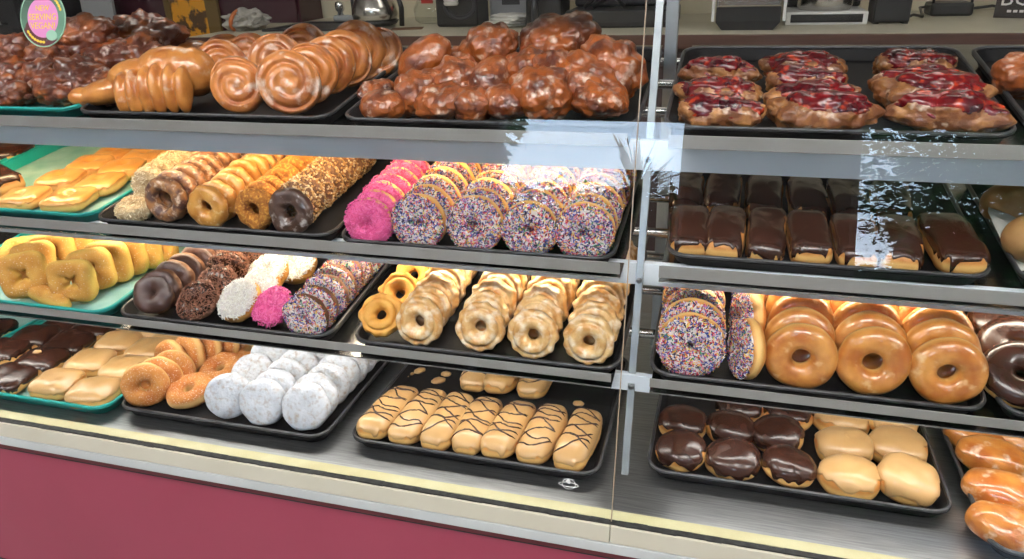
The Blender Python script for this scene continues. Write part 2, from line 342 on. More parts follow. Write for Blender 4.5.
for x0, x1, h, n, lb in ((-4.2, .9, 2.24, 6500, 'long clipped hedge outside added to block mirrored sky over the sprinkle rows'), (.95, 1.66, 1.78, 1100, 'short low clipped hedge outside added to block mirrored sky by the door'), (1.56, 5.2, 2.2, 5200, 'clipped hedge outside added to block mirrored sky over the chocolate long johns')):  # leafy boxes added to keep low sky out of the glass reflections
    t_ = tag(empty('skyscreen', ((x0 + x1) / 2, -5.0, -.05)), lb, 'skyscreen')
    MB().box(-(x1 - x0) / 2 + .1, (x1 - x0) / 2 - .1, -.25, .25, 0, h - .1).obj('stems', M['bark'], t_)
    hx = (x1 - x0) / 2; r_ = random.Random(int(h * 10)); vs = []; fs = []
    for _ in range(n):
        f_ = r_.random(); p_ = Vector((r_.uniform(-hx, hx), .33 + r_.gauss(0, .04), r_.uniform(.05, h))) if f_ < .7 else Vector((r_.uniform(-hx, hx), r_.uniform(-.33, .33), h + r_.gauss(0, .05)))
        q_ = Matrix.Rotation(r_.random() * 6.3, 3, 'Z') @ Matrix.Rotation(r_.gauss(0, .9), 3, 'X'); k_ = len(vs); s_ = r_.uniform(.07, .13)
        vs += [p_ + q_ @ Vector(t) * s_ for t in ((-.5, 0, 0), (0, -.3, .06), (.5, 0, 0), (0, .3, .06))]; fs.append((k_, k_ + 1, k_ + 2, k_ + 3))
    mk('foliage', mesh('leaves', vs, fs), M['leaf'], t_)['kind'] = 'stuff'
yu = tag(empty('yucca_plant', (-.24, -3.75, -.05)), 'spiky yucca in a clay pot outside mirrored in the glass joint', 'plant')
MB().lathe([(.16, 0), (.2, .3), (.22, .42), (.19, .42), (.17, .36)], 20).obj('pot', M['pot'], yu)
MB().tube([(0, 0, .34), (.03, 0, 1.1), (0, 0, 2.04)], [.07, .06, .05], 8).obj('stem', M['bark'], yu)
r_ = random.Random(4); vs = []; fs = []
for i in range(90):
    a = r_.random() * 2 * PI; e = r_.uniform(-.5, 1.35); L_ = r_.uniform(.30, .46); d = Vector((math.cos(a) * math.cos(e), math.sin(a) * math.cos(e), math.sin(e)))
    s_ = d.cross(Vector((0, 0, 1))).normalized() * .016; p = Vector((0, 0, 2.02 + r_.uniform(-.12, .08))); k = len(vs)
    vs += [p - s_, p + s_, p + d * L_ * .6 + s_ * .8 - Vector((0, 0, .01)), p + d * L_ * .6 - s_ * .8 - Vector((0, 0, .01)), p + d * L_ - Vector((0, 0, .03))]
    fs += [(k, k + 1, k + 2, k + 3), (k + 3, k + 2, k + 4)]
mk('foliage', mesh('leaves', vs, fs), M['yucca'], yu)['kind'] = 'stuff'

# ================================================================== THE DISPLAY CASE
SH = {4: (0., 0., 0.), 3: (.015, .194, R(7.3)), 2: (.09, .351, R(7.3)), 1: (.129, .544, R(9.3))}
def SP(s, x, v, h):
    y0, z0, t = SH[s]
    return Vector((x, y0 + v * math.cos(t) - h * math.sin(t), z0 + v * math.sin(t) + h * math.cos(t) + ZO))
def SM(s, x, v, h): return Matrix.Translation(SP(s, x, v, h)) @ Matrix.Rotation(SH[s][2], 4, 'X')
XL, XR = -1.95, 1.55
case = tag(empty('display_case', (0, 0, 0)), 'glass fronted bakery display case with tilted steel shelves and red base', 'display case')
MB().box(XL, XR, -.064, .66, ZO - .040, ZO - .0235).obj('deck', M['deck'], case)
bp = MB().box(XL, XR, -.062, .66, .06, ZO - .0785).obj('base_panel', M['red'], case)
MB().box(XL, XR, -.0635, -.062, ZO - .102, ZO - .0785).obj('edge_band', M['dark_red'], bp)
MB().box(XL, XR, -.0635, -.062, ZO - .1045, ZO - .1025).obj('seam', M['gasket'], bp)
MB().box(XL + .02, XR - .02, -.02, .62, 0, .06).obj('plinth', M['black'], case)
MB().box(XL, XR, -.065, -.045, ZO - .0235, ZO - .0215).obj('channel', M['yellow_strip'], case)
b = MB(); r_ = random.Random(2); n = 160
for i in range(n):
    x0 = XL + (XR - XL) * i / n; x1 = XL + (XR - XL) * (i + 1) / n
    b.box(x0, x1, -.0745 - r_.uniform(0, .0012), -.0655, ZO - .0245, ZO - .0225 + r_.uniform(0, .0016))
b.obj('gasket', M['gasket'], case)
for x0, x1 in ((XL, .1815), (.1825, XR)):
    MB().box(x0, x1, -.079, -.064, ZO - .0575, ZO - .0245, bev=.0012).obj('front_face', M['cream_face'], case)
MB().box(XL, XR, -.0805, -.064, ZO - .0775, ZO - .0585, bev=.0012).obj('lower_trim', M['grey_face'], case)
# shelves
LIP = {3: (.004, .1805, .1955), 2: (.070, .3317, .3507), 1: (.118, .516, .536)}
RAIL = {3: (.054, .138, .167), 2: (.120, .295, .332), 1: (.168, .468, .515)}
for s in (1, 2, 3):
    y, za, zb = LIP[s]; t = SH[s][2]
    for x0, x1 in ((XL, .166), (.224, XR)):
        b = MB()
        p0 = SP(s, 0, 0, -.0265); vf = (y + .002 - SH[s][0]) / math.cos(t)
        mwx = SM(s, 0, 0, 0)
        b.box(x0, x1, vf, .50, -.0265, -.0240, mw=mwx)
        sh = b.obj('shelf', M['steel'], case)
        lo = min(za + ZO, SP(s, 0, vf, -.0265).z)
        MB().box(x0, x1, y, y + .002, za + ZO, zb + ZO, bev=.0008).obj('lip', M['shelf_lip'], sh)
    y, za, zb = RAIL[s]
    MB().box(XL, XR, y, y + .012, za + ZO, zb + ZO, bev=.001).obj('cross_rail', M['rail'], case)
    for v in (.16, .30, .43):
        p = SP(s, 0, v, -.037)
        MB().tube([(XL, p.y, p.z), (XR, p.y, p.z)], .0085, 10).obj('support_tube', M['tube'], case)
    # lamp under the front of each shelf
    for k, (x0, x1) in enumerate(((XL + .05, .13), (.25, XR - .05))):
        st, col = LAMPS[(s, k)]
        v0_ = (y + .034 - SH[s][0]) / math.cos(t)
        f = MB().box(x0, x1, v0_, v0_ + .022, -.0300, -.0266, mw=SM(s, 0, 0, 0)).obj('lamp_housing', M['housing'], case)
        MB().box(x0 + .01, x1 - .01, v0_ + .003, v0_ + .019, -.0325, -.0301, mw=SM(s, 0, 0, 0)).obj('lamp_strip', emit('lamp_glow', col, st), f)
# uprights and end panels
def slat(x0, x1, ya, za, yb, zb, th): # a bar leaning in y
    b = MB(); vs = [(x, y + d, z) for (y, z) in ((ya, za), (yb, zb)) for d in (0, th) for x in (x0, x1)]
    b.add(vs, [(0, 2, 3, 1), (4, 5, 7, 6), (0, 1, 5, 4), (2, 6, 7, 3), (0, 4, 6, 2), (1, 3, 7, 5)]); return b
by = lambda z: -.006 + .345 * (z + .022)
u = slat(.1860, .1970, by(.010), ZO + .010, by(.80), ZO + .80, .012).obj('front_upright', M['bar'], case)
for s in (1, 2, 3):
    z = (RAIL[s][1] + RAIL[s][2]) / 2 - .006
    MB().tube([(.1915, by(z) - .002, z + ZO), (.1915, by(z) + .004, z + ZO)], .0045, 10).obj('screw', M['screw'], u)
for x0 in (XL + .03, XR - .05): slat(x0, x0 + .018, by(-.0235), ZO - .0235, by(.80), ZO + .80, .012).obj('front_upright', M['bar'], case)
for x0 in (XL + .03, .180, XR - .06): MB().box(x0, x0 + .022, .50, .525, ZO - .0235, ZO + .82).obj('rear_upright', M['bar'], case)
gy = lambda z: -.070 + .29 * (z + .022)
for x0, x1 in ((XL, .1815), (.1830, XR)): slat(x0, x1, gy(-.022), ZO - .022, gy(.80), ZO + .80, .005).obj('glass_pane', M['glass'], case)
slat(.1816, .1829, gy(-.022) - .0003, ZO - .022, gy(.80) - .0003, ZO + .80, .0058).obj('joint_seal', M['seal'], case)
for x0 in (XL - .012, XR):
    b = MB(); vs = [(x, y, z) for x in (x0, x0 + .012) for (y, z) in ((-.06, ZO - .022), (.64, ZO - .022), (.64, ZO + .82), (gy(.8), ZO + .82))]
    b.add(vs, [(0, 1, 2, 3), (7, 6, 5, 4), (0, 4, 5, 1), (1, 5, 6, 2), (2, 6, 7, 3), (3, 7, 4, 0)]).obj('end_panel', M['grey_plastic'], case)
MB().box(XL, XR, .18, .24, ZO + .80, ZO + .83).obj('top_rail', M['bar'], case)

# ================================================================== TRAYS
def rrect(hx, hy, r, n=6):
    pts = []
    for cx, cy, a0 in ((hx - r, hy - r, 0), (-hx + r, hy - r, PI / 2), (-hx + r, -hy + r, PI), (hx - r, -hy + r, 1.5 * PI)):
        for k in range(n + 1):
            a = a0 + PI / 2 * k / n; pts.append((cx + r * math.cos(a), cy + r * math.sin(a)))
    return pts
TRAYS = []
def tray(s, x0, x1, v0, kind, label, group, D=.40):
    hx, hy = (x1 - x0) / 2, D / 2
    prof = [(.006, -.004), (.0135, -.0215), (.016, -.0232), 'floor', (.0175, -.0200), (.0145, -.0185), (.0075, -.002), (.004, .0)]
    def ring(ins, z): return [(x, y, z) for x, y in rrect(hx - ins, hy - ins, .034 - ins * .6)]
    outer = [ring(*p) for p in prof[:3]]; inner = [ring(*p) for p in prof[4:]]
    n = len(outer[0]); vs = []; fs = []; mi = []
    loops = inner[::-1] + [ring(.001, -.0015), ring(.001, -.004)] + outer
    for l in loops: vs += l
    K = len(loops)
    # loops run: rim top -> inner wall -> inner floor ; reorder: start at inner floor
    order = list(range(len(inner) - 1, -1, -1)) + list(range(len(inner), K))
    for a, b_ in zip(order, order[1:]):
        for k in range(n): fs.append((a * n + k, b_ * n + k, b_ * n + (k + 1) % n, a * n + (k + 1) % n)); mi.append(0)
    f0 = order[0] * n; fs.append(tuple(f0 + k for k in range(n))); mi.append(1)
    f1 = order[-1] * n; fs.append(tuple(f1 + k for k in range(n))[::-1]); mi.append(0)
    me = mesh('tray', vs, fs, False, mi)
    me.polygons.foreach_set('use_smooth', [len(p.vertices) == 4 for p in me.polygons])
    mm = [M['tray'], M['tray']] if kind == 'black' else [M['teal'], M['teal_floor']]
    o = mk('serving_tray', me, mm)
    o.matrix_world = SM(s, (x0 + x1) / 2, v0 + hy, 0)
    tag(o, label, 'tray', group)
    rim = MB().tube([Vector(p) + Vector((0, 0, .0005)) for p in ring(.003, 0)], .0032, 8, True).obj('rim', M['tray_rim'] if kind == 'black' else M['teal'], o)
    TRAYS.append((s, x0, x1, v0)); return o
BT, TT = 'black plastic bakery trays in the case', 'teal plastic bakery trays in the case'
tray(4, -.305, .150, 0., 'black', 'black tray of maple eclairs on the steel deck', BT)
tray(4, .221, .679, .037, 'black', 'black tray of chocolate and maple rounds on the steel deck', BT)
tray(4, .706, 1.165, -.028, 'black', 'black tray of glazed filled donuts on the steel deck', BT)
tray(4, -.800, -.344, -.011, 'black', 'black tray of sugared rings and powdered donuts on the deck', BT)
tray(4, -1.268, -.812, -.026, 'teal', 'teal tray of chocolate and maple squares on the deck', TT)
tray(4, -1.735, -1.279, -.022, 'teal', 'teal tray on the deck at the case end past the chocolate squares', TT)
tray(3, -.281, .177, 0., 'black', 'black tray of ridged old-fashioned donuts on the third shelf', BT)
tray(3, .219, .680, .003, 'black', 'black tray of large glazed rings beneath the chocolate long johns', BT)
tray(3, .692, 1.15, .003, 'black', 'black tray of chocolate iced rings beside the large glazed rings', BT)
tray(3, -.765, -.318, -.002, 'black', 'black tray of chocolate and coconut cake donuts on the third shelf', BT)
tray(3, -1.245, -.782, -.003, 'teal', 'teal tray of sugared square donuts standing on the third shelf', TT)
tray(2, -.318, .155, -.012, 'black', 'black tray of pink and sprinkled donuts on the second shelf', BT)
tray(2, .229, .676, .017, 'black', 'black tray of chocolate long johns on the second shelf', BT)
tray(2, .706, 1.16, .010, 'black', 'black tray of wrapped buns beside the chocolate long johns', BT)
tray(2, -.835, -.330, -.004, 'black', 'black tray of assorted cake donut rows on the second shelf', BT)
tray(2, -1.290, -.845, .008, 'teal', 'teal tray of amber iced maple squares on the second shelf', TT)
tray(2, -1.745, -1.30, .008, 'teal', 'empty teal tray past the maple squares on the second shelf', TT)
tray(1, -.309, .178, -.003, 'black', 'black tray of glazed fritters on the top shelf', BT)
tray(1, .213, .673, .0, 'black', 'black tray of cherry danishes on the top shelf', BT)
tray(1, .690, 1.15, .0, 'black', 'black tray beside the cherry danishes on the top shelf', BT)
tray(1, -.850, -.330, -.003, 'black', 'black tray of cinnamon rolls and a bear claw on the top shelf', BT)
tray(1, -1.315, -.862, .006, 'teal', 'teal tray piled with dark fritters on the top shelf', TT)

# ================================================================== BACK COUNTER
CZ = .46 + ZO
k = tag(empty('back_counter', (0, 2.2, 0)), 'long cream topped back counter with brown edge behind the case', 'counter')
def W(b, name, m, parent):   # world-space mesh under a moved empty
    o = b.obj(name, m, parent); o.matrix_parent_inverse = Matrix.Translation(-parent.location); return o
W(MB().box(-2.22, -2.04, 2.19, 2.90, CZ - .025, CZ).box(-2.04, 3.0, 2.19, 3.17, CZ - .025, CZ), 'worktop', M['counter'], k)
W(MB().box(-2.22, 3.0, 2.175, 2.19, CZ - .055, CZ - .001, bev=.003), 'front_edge', M['counter_edge'], k)
W(MB().box(-2.2, 2.98, 2.23, 2.90, 0, CZ - .055), 'cabinet', M['cab_dark'], k)
for i in range(6):
    x0 = -2.18 + i * .85
    d = W(MB().box(x0, x0 + .83, 2.21, 2.23, .1, CZ - .075, bev=.003), 'door', M['cab_dark'], k)
    h_ = MB().tube([(x0 + .35, 2.21, CZ - .12), (x0 + .35, 2.19, CZ - .12), (x0 + .46, 2.19, CZ - .12), (x0 + .46, 2.21, CZ - .12)], .005, 8).obj('handle', M['chrome'], d)
# tall maroon cabinet, grey panel, picture, dark appliance
cb = tag(empty('tall_cabinet', (-2.7, 2.95, 0)), 'tall glossy maroon cabinet beside the sink counter', 'cabinet')
W(MB().box(-3.5, -2.04, 2.93, 3.17, 0, 2.1), 'body', M['maroon'], cb)
for x0, x1 in ((-3.49, -2.78), (-2.76, -2.05)):
    d = W(MB().box(x0, x1, 2.905, 2.93, .1, 2.08, bev=.004), 'door', M['maroon'], cb)
    h_ = MB().tube([(x1 - .06, 2.905, 1.3), (x1 - .06, 2.88, 1.3), (x1 - .06, 2.88, 1.5), (x1 - .06, 2.905, 1.5)], .006, 8).obj('handle', M['chrome'], d)
p = tag(empty('picture', (-2.72, 2.895, .86)), 'yellow flower picture in an olive frame hung on the maroon cabinet', 'picture')
W(MB().box(-2.86, -2.62, 2.885, 2.90, .82, 1.2), 'print', M['yellow_print'], p)
W(MB().box(-2.62, -2.54, 2.88, 2.90, .82, 1.2).box(-2.90, -2.86, 2.88, 2.90, .82, 1.2).box(-2.90, -2.54, 2.88, 2.90, .80, .82), 'frame', M['olive'], p)
g_ = MB().add([(-3.30, 2.60, 0), (-3.08, 2.60, 0), (-3.08, 2.62, 0), (-3.30, 2.62, 0), (-3.42, 2.86, 1.7), (-3.20, 2.86, 1.7), (-3.20, 2.88, 1.7), (-3.42, 2.88, 1.7)],
              [(0, 3, 2, 1), (4, 5, 6, 7), (0, 1, 5, 4), (1, 2, 6, 5), (2, 3, 7, 6), (3, 0, 4, 7)]).obj('leaning_panel', M['grey_plastic'])
tag(g_, 'plain grey panel leaning on the maroon cabinet behind the dark fritters', 'panel')
ap = tag(empty('upright_freezer', (-4.2, 2.7, 0)), 'tall charcoal freezer behind the dark fritters at the case end', 'freezer')
W(MB().box(-4.9, -3.52, 2.5, 3.17, 0, 1.9, bev=.01), 'body', M['charcoal'], ap)
d = W(MB().box(-4.89, -3.53, 2.46, 2.5, .1, 1.88, bev=.006), 'door', M['charcoal'], ap)
h_ = MB().tube([(-3.62, 2.46, 1.0), (-3.62, 2.42, 1.0), (-3.62, 2.42, 1.5), (-3.62, 2.46, 1.5)], .009, 8).obj('handle', M['chrome'], d)

# sink with faucet
sk = tag(empty('sink', (-1.775, 2.65, CZ)), 'dark drop-in sink with two chrome tap handles in the counter', 'sink')
def rim_loop(hx, hy, z): return [(x, y, z) for x, y in rrect(hx, hy, .04)]
lo = [rim_loop(.205, .235, .0), rim_loop(.205, .235, .008), rim_loop(.175, .19, .008), rim_loop(.165, .18, .001)]
b = MB(); vs = [v for l in lo for v in l]; n = len(lo[0]); fs = [(i * n + q, i * n + (q + 1) % n, (i + 1) * n + (q + 1) % n, (i + 1) * n + q) for i in range(3) for q in range(n)] + [tuple(3 * n + q for q in range(n))]
b.add(vs, fs).obj('basin', M['charcoal'], sk)
f = MB().box(-.04, .20, .19, .23, .008, .04, bev=.01).obj('faucet', M['grey_plastic'], sk)
f.location = (.02, 0, 0)
MB().tube([(.08, .21, .04), (.08, .21, .18), (.08, .18, .23), (.08, .09, .24), (.08, .05, .20)], .012, 10).obj('spout', M['chrome'], f)
for xx in (-.0, .16): MB().lathe([(.018, .04), (.014, .055), (.024, .066), (.026, .09), (.022, .105), (.010, .11)], 14, Matrix.Translation((xx, .21, 0))).obj('tap_handle', M['chrome'], f)
# towel
def blob(rad, amp, freq, seed, sub=4, sq=1.):
    bm = bmesh.new(); bmesh.ops.create_icosphere(bm, subdivisions=sub, radius=1)
    o_ = Vector((seed * 3.7, seed * 1.3, seed * 2.1))
    for v in bm.verts:
        d = v.co.normalized(); v.co = Vector((d.x * rad[0], d.y * rad[1], d.z * rad[2])) * (1 + amp * noise.noise(d * freq + o_) + amp * .5 * noise.noise(d * freq * 2.3 + o_))
    me = bpy.data.meshes.new('blob'); bm.to_mesh(me); bm.free(); me.polygons.foreach_set('use_smooth', [True] * len(me.polygons)); return me
o = mk('towel', blob((.105, .09, .055), .42, 2.1, 9, 5), M['cloth']); o.location = (-2.10, 2.50, CZ + .048); tag(o, 'crumpled grey towel with an orange band beside the sink', 'towel')
MB().tube([(-.030 + .012 * math.sin(a), .088 * math.cos(a), .050 * math.sin(a)) for a in [i * 2 * PI / 24 for i in range(24)]], .011, 6, True).obj('band', M['orange_cloth'], o)
# steel pitcher
pt = tag(empty('coffee_pitcher', (-1.435, 2.62, CZ)), 'round steel coffee pitcher with a black handle beside the sink', 'pitcher')
MB().lathe([(.07, 0), (.10, .012), (.115, .06), (.108, .10), (.085, .14), (.082, .15)], 28).obj('body', M['stainless'], pt)
MB().lathe([(.086, .15), (.086, .17), (.03, .185)], 24).obj('lid', M['black'], pt)
MB().lathe([(.072, .001), (.106, .014), (.1175, .03), (.112, .03)], 28).obj('base_band', M['black'], pt)
MB().tube([(.08, -.01, .155), (.14, -.02, .15), (.155, -.02, .09), (.15, -.02, .005)], .013, 8).obj('handle', M['black'], pt)
o = MB().box(-.075, .075, -.055, .055, 0, .003).obj('coaster', M['brown_paper']); o.location = (-1.215, 2.50, CZ); o.rotation_euler.z = .3; tag(o, 'thin brown card lying on the cream counter before the carafe', 'card')
ca = tag(empty('glass_carafe', (-1.19, 2.83, CZ)), 'clear glass carafe with a red tag on the back counter', 'carafe')
MB().lathe([(.09, 0), (.11, .015), (.115, .07), (.09, .12), (.065, .14)], 28).obj('body', M['clear'], ca)
MB().box(-.03, .03, -.118, -.108, .10, .15).obj('tag', M['red_plastic'], ca)
MB().lathe([(.068, .14), (.07, .16), (.02, .17)], 20).obj('lid', M['black'], ca)
MB().tube([(.08, 0, .15), (.15, 0, .14), (.15, 0, .05), (.11, 0, .04)], .010, 8).obj('handle', M['black'], ca)
# cup dispenser
cd = tag(empty('cup_dispenser', (-.985, 2.66, CZ)), 'black cup dispenser box with a stack of white cups', 'dispenser')
MB().box(-.105, .105, -.09, .10, 0, .34, bev=.012).obj('body', M['black'], cd)
MB().tube([(.075 * math.cos(a) + .02, -.092, .10 + .06 * math.sin(a)) for a in [i * 2 * PI / 24 for i in range(24)]], .010, 8, True).obj('ring', M['charcoal'], cd)
b = MB()
for i in range(9): b.lathe([(.030, .10 + i * .014), (.036, .111 + i * .014), (.036, .114 + i * .014)], 18, Matrix.Translation((-.01, -.125, 0)))
o = b.obj('cup_sleeve', M['white_plastic'], cd)
# papers and grey register
o = tag(empty('paper_pile', (-.745, 2.57, CZ)), 'loose pile of white bags and papers beside the cup dispenser', 'paper pile')
for i in range(4):
    q = mk('sheet', blob((.105 - .012 * i, .10, .006 + .002 * i), .35, 3., 11 + i, 3), M['paper'], o); q.location = (.01 * i, .01 * i, .010 + .012 * i); q.rotation_euler.z = .4 * i
rg = tag(empty('card_terminal', (-.76, 2.86, CZ)), 'grey plastic machine with a small dark screen behind the papers', 'machine')
MB().box(-.12, .12, -.10, .12, 0, .20, bev=.015).obj('body', M['grey_plastic'], rg)
MB().box(-.05, .04, -.106, -.098, .085, .15).obj('screen', M['charcoal'], rg)
# dark grinder and black machines
gr = tag(empty('coffee_grinder', (-.535, 2.55, CZ)), 'dark green-black grinder standing on the counter behind the fritters', 'grinder')
MB().box(-.075, .09, -.10, .10, 0, .30, bev=.012).obj('body', M['black'], gr)
MB().lathe([(.05, .30), (.08, .42), (.08, .44)], 20).obj('hopper', M['charcoal'], gr)
MB().tube([(-.02, -.10, .16), (-.02, -.15, .14), (-.02, -.15, .02)], .014, 8).obj('chute', M['charcoal'], gr)
bm_ = tag(empty('espresso_machine', (-.19, 2.62, CZ)), 'low black espresso machine with a crossed lever behind the fritters', 'machine')
MB().box(-.24, .24, -.16, .20, 0, .075, bev=.01).obj('drip_base', M['black'], bm_)
MB().box(-.24, .24, .05, .20, .075, .42, bev=.015).obj('body', M['charcoal'], bm_)
MB().box(-.24, .24, -.14, .05, .30, .42, bev=.015).obj('head', M['charcoal'], bm_)
for x0, x1 in ((-.16, -.02), (-.12, .06), (.02, -.10)): MB().tube([(x0, -.12, .085), ((x0 + x1) / 2, -.13, .14), (x1, -.12, .17)], .009, 8).obj('lever', M['black'], bm_)
# brewers
b1 = tag(empty('coffee_brewer', (.35, 2.50, CZ)), 'steel fronted coffee brewer on a black foot behind the danishes', 'brewer')
MB().add([(x * q, y, z) for z, q in ((0, .80), (.03, 1.), (.088, 1.)) for (x, y) in ((-.125, -.17), (.125, -.17), (.125, .17), (-.125, .17))],
         [(0, 1, 5, 4), (1, 2, 6, 5), (2, 3, 7, 6), (3, 0, 4, 7), (4, 5, 9, 8), (5, 6, 10, 9), (6, 7, 11, 10), (7, 4, 8, 11), (8, 9, 10, 11), (3, 2, 1, 0)]).obj('foot', M['black'], b1)
MB().box(-.125, .125, -.175, .17, .088, .40, bev=.008).obj('body', M['stainless'], b1)
MB().box(-.09, -.03, -.181, -.174, .152, .185).obj('display', M['charcoal'], b1)
for sgn in (-1, 1): MB().box(sgn * .137 - .006, sgn * .137 + .006, -.19, -.17, .035, .40, bev=.002).obj('side_rail', M['white_plastic'], b1)
b2 = tag(empty('coffee_warmer', (.665, 2.68, CZ)), 'coffee warmer with a steel pot and pale framed base', 'coffee warmer')
MB().box(-.16, .16, -.16, .16, .0, .052, bev=.005).obj('base', M['white_plastic'], b2)
MB().box(-.14, .14, -.164, -.158, .010, .042).obj('base_panel', M['black'], b2)
MB().lathe([(.105, .052), (.112, .07), (.112, .20), (.09, .24)], 30, Matrix.Translation((0, -.02, 0))).obj('pot', M['stainless'], b2)
MB().box(-.16, .16, .10, .16, .052, .42, bev=.01).obj('column', M['black'], b2)
MB().box(-.16, .16, -.14, .10, .33, .42, bev=.01).obj('head', M['black'], b2)
MB().tube([(.11, -.05, .20), (.16, -.06, .19), (.165, -.06, .10), (.115, -.05, .09)], .009, 8).obj('handle', M['black'], b2)
b3 = tag(empty('speaker_box', (.915, 2.62, CZ)), 'small black box with a white label beside the coffee warmer', 'box')
MB().box(-.068, .068, -.09, .09, .006, .24, bev=.006).obj('body', M['black'], b3)
MB().box(-.03, .02, -.0925, -.089, .10, .19).obj('label', M['white_plastic'], b3)
for xx in (-.055, .055): MB().box(xx - .01, xx + .01, -.085, .085, 0, .007).obj('foot', M['black'], b3)
o = MB().tube([(.98, 2.66, CZ + .006), (1.03, 2.72, CZ + .02), (1.08, 2.78, CZ + .008), (1.10, 2.96, CZ + .03), (1.20, 3.07, CZ + .03), (1.30, 3.09, CZ + .008), (1.40, 3.0, CZ + .03), (1.52, 3.05, CZ + .006)], .006, 8).obj('power_cord', M['black']); tag(o, 'black cord curling along the counter past the black scale', 'cord')
b4 = tag(empty('counter_scale', (1.21, 2.93, CZ)), 'black counter scale with a wire frame behind the danishes', 'scale')
MB().box(-.085, .085, -.07, .08, 0, .055, bev=.012).obj('base', M['black'], b4)
for sgn in (-1, 1): MB().tube([(sgn * .075, -.05, .05), (sgn * .085, -.05, .30)], .006, 8).obj('post', M['black'], b4)
MB().box(-.10, .10, -.07, .08, .29, .305).obj('pan', M['charcoal'], b4)
sg = tag(empty('counter_sign', (1.50, 2.72, CZ)), 'dark counter sign with cream capital lettering at the worktop end', 'sign')
MB().box(-.16, .16, -.008, .008, 0, .22).obj('board', M['sign_board'], sg)
tm = mk('lettering', text_mesh('BONO', .085), M['sign_white'], sg); tm.matrix_local = Matrix.Translation((-.02, -.0095, .075)) @ Matrix.Rotation(PI / 2, 4, 'X')
for i in range(9): MB().box(-.115 + i * .022, -.10 + i * .022, -.0092, -.008, .022, .032).obj('rule', M['sign_white'], sg)
sg.rotation_euler.z = -.35

# ================================================================== STICKERS ON THE GLASS
lean = math.atan(.29)
def on_glass(x, z): return Matrix.Translation((x, gy(z) - .0006, z + ZO)) @ Matrix.Rotation(-lean, 4, 'X') @ Matrix.Rotation(PI / 2, 4, 'X')
def disc(rx, ry, z0, z1, n=40, c=(0, 0)):
    vs = [(c[0] + rx * math.cos(2 * PI * k / n), c[1] + ry * math.sin(2 * PI * k / n), z) for z in (z0, z1) for k in range(n)]
    return mesh('disc', vs, [tuple(range(n))[::-1], tuple(n + k for k in range(n))] + [(k, (k + 1) % n, n + (k + 1) % n, n + k) for k in range(n)])
G = on_glass(-.872, .706)
st = mk('sticker', disc(.050, .050, 0, .0003), M['st_dark']); st.matrix_world = G; tag(st, 'round pink vegan sticker with a donut border stuck on the case glass', 'sticker')
mk('edge', MB().tube([(.0495 * math.cos(2 * PI * k / 40), .0495 * math.sin(2 * PI * k / 40), .0003) for k in range(40)], .0012, 5, True).mesh('ring'), M['st_green'], st)
mk('centre', disc(.034, .034, .0003, .0006), M['st_pink'], st)
for tx, yy in (('NEW', .016), ('SERVING', .001), ('VEGAN!', -.014)):
    t_ = mk('lettering', text_mesh(tx, .0155 if tx != 'NEW' else .013), M['st_yellow'], st); t_.location = (0, yy, .0009)
mk('badge', disc(.012, .009, .0006, .0010, 28, (.018, -.030)), M['st_green'], st)
for q in range(16):
    a = R(20 + 8.5 * q) if q < 9 else R(215 + 9 * (q - 9)); d_ = mk('border_mark', disc(.0034, .0024, .0003, .0007, 10), M['st_yellow'], st); d_.location = (.0415 * math.cos(a), .0415 * math.sin(a), 0); d_.rotation_euler.z = a + PI / 2
G = on_glass(.113, .026)
lg = mk('glass_emblem', MB().tube([(.0105 * math.cos(2 * PI * k / 36), .0085 * math.sin(2 * PI * k / 36), 0) for k in range(36)], .00045, 5, True).mesh('ring'), M['st_white']); lg.matrix_world = G
tag(lg, 'small white globe emblem printed on the glass below the eclairs', 'emblem')
mk('orbit_band', MB().tube([(.0155 * math.cos(2 * PI * k / 36), -.001 + .0035 * math.sin(2 * PI * k / 36), 0) for k in range(36)], .0005, 5, True).mesh('ring'), M['st_white'], lg)
mk('continent', blob((.0035, .0035, .0002), .5, 3, 5, 2), M['st_white'], lg).location = (-.001, .004, 0)
# ================================================================== BAKERY SHAPES
def sgnpow(x, e): return math.copysign(abs(x) ** e, x)
def nz(p, f, seed): return noise.noise(Vector((p[0] * f + seed * 5.17, p[1] * f - seed * 2.3, p[2] * f + seed * 9.1)))
def ring_f(Ro, a, b, seed, amp=.0016, freq=45, n=2., e=.9, extra=None):
    """a ring donut: Ro outer radius, a/b half width and half height of the tube, n>2 squares the outline"""
    def f(th, ph):
        c, s = math.cos(th), math.sin(th)
        k = (abs(c) ** n + abs(s) ** n) ** (-1. / n) if n != 2. else 1.
        cp, sp = sgnpow(math.cos(ph), e), sgnpow(math.sin(ph), e)
        g = 1. if extra is None else extra(th, ph)
        r = Ro * k - a + a * cp * g; z = b * sp * g
        p = Vector((r * c, r * s, z)); q = nz(p, freq, seed) * amp + nz(p, freq * .3, seed + 3) * amp * 1.2
        return p + Vector((c * cp, s * cp, sp)) * q
    return f
def pillow_f(ax, ay, az, seed, e1=.8, e2=1., amp=.0016, freq=40, flat=0., extra=None):
    """a filled bun, square or bar: superquadric; flat>0 makes the underside flatter"""
    def f(th, la):
        cl, sl = sgnpow(math.cos(la), e1), sgnpow(math.sin(la), e1)
        z = az * sl * (1 - flat if sl < 0 else 1)
        p = Vector((ax * cl * sgnpow(math.cos(th), e2), ay * cl * sgnpow(math.sin(th), e2), z))
        q = nz(p, freq, seed) * amp + nz(p, freq * .3, seed + 3) * amp * 1.5
        d = Vector((p.x / ax ** 2, p.y / ay ** 2, p.z / az ** 2 + 1e-9)).normalized()
        if extra: p = extra(p, d)
        return p + d * q
    return f
def nrm(f, u, w, d=.004):
    n = (f(u + d, w) - f(u - d, w)).cross(f(u, w + d) - f(u, w - d))
    return n.normalized() if n.length > 1e-14 else Vector((0, 0, 1))
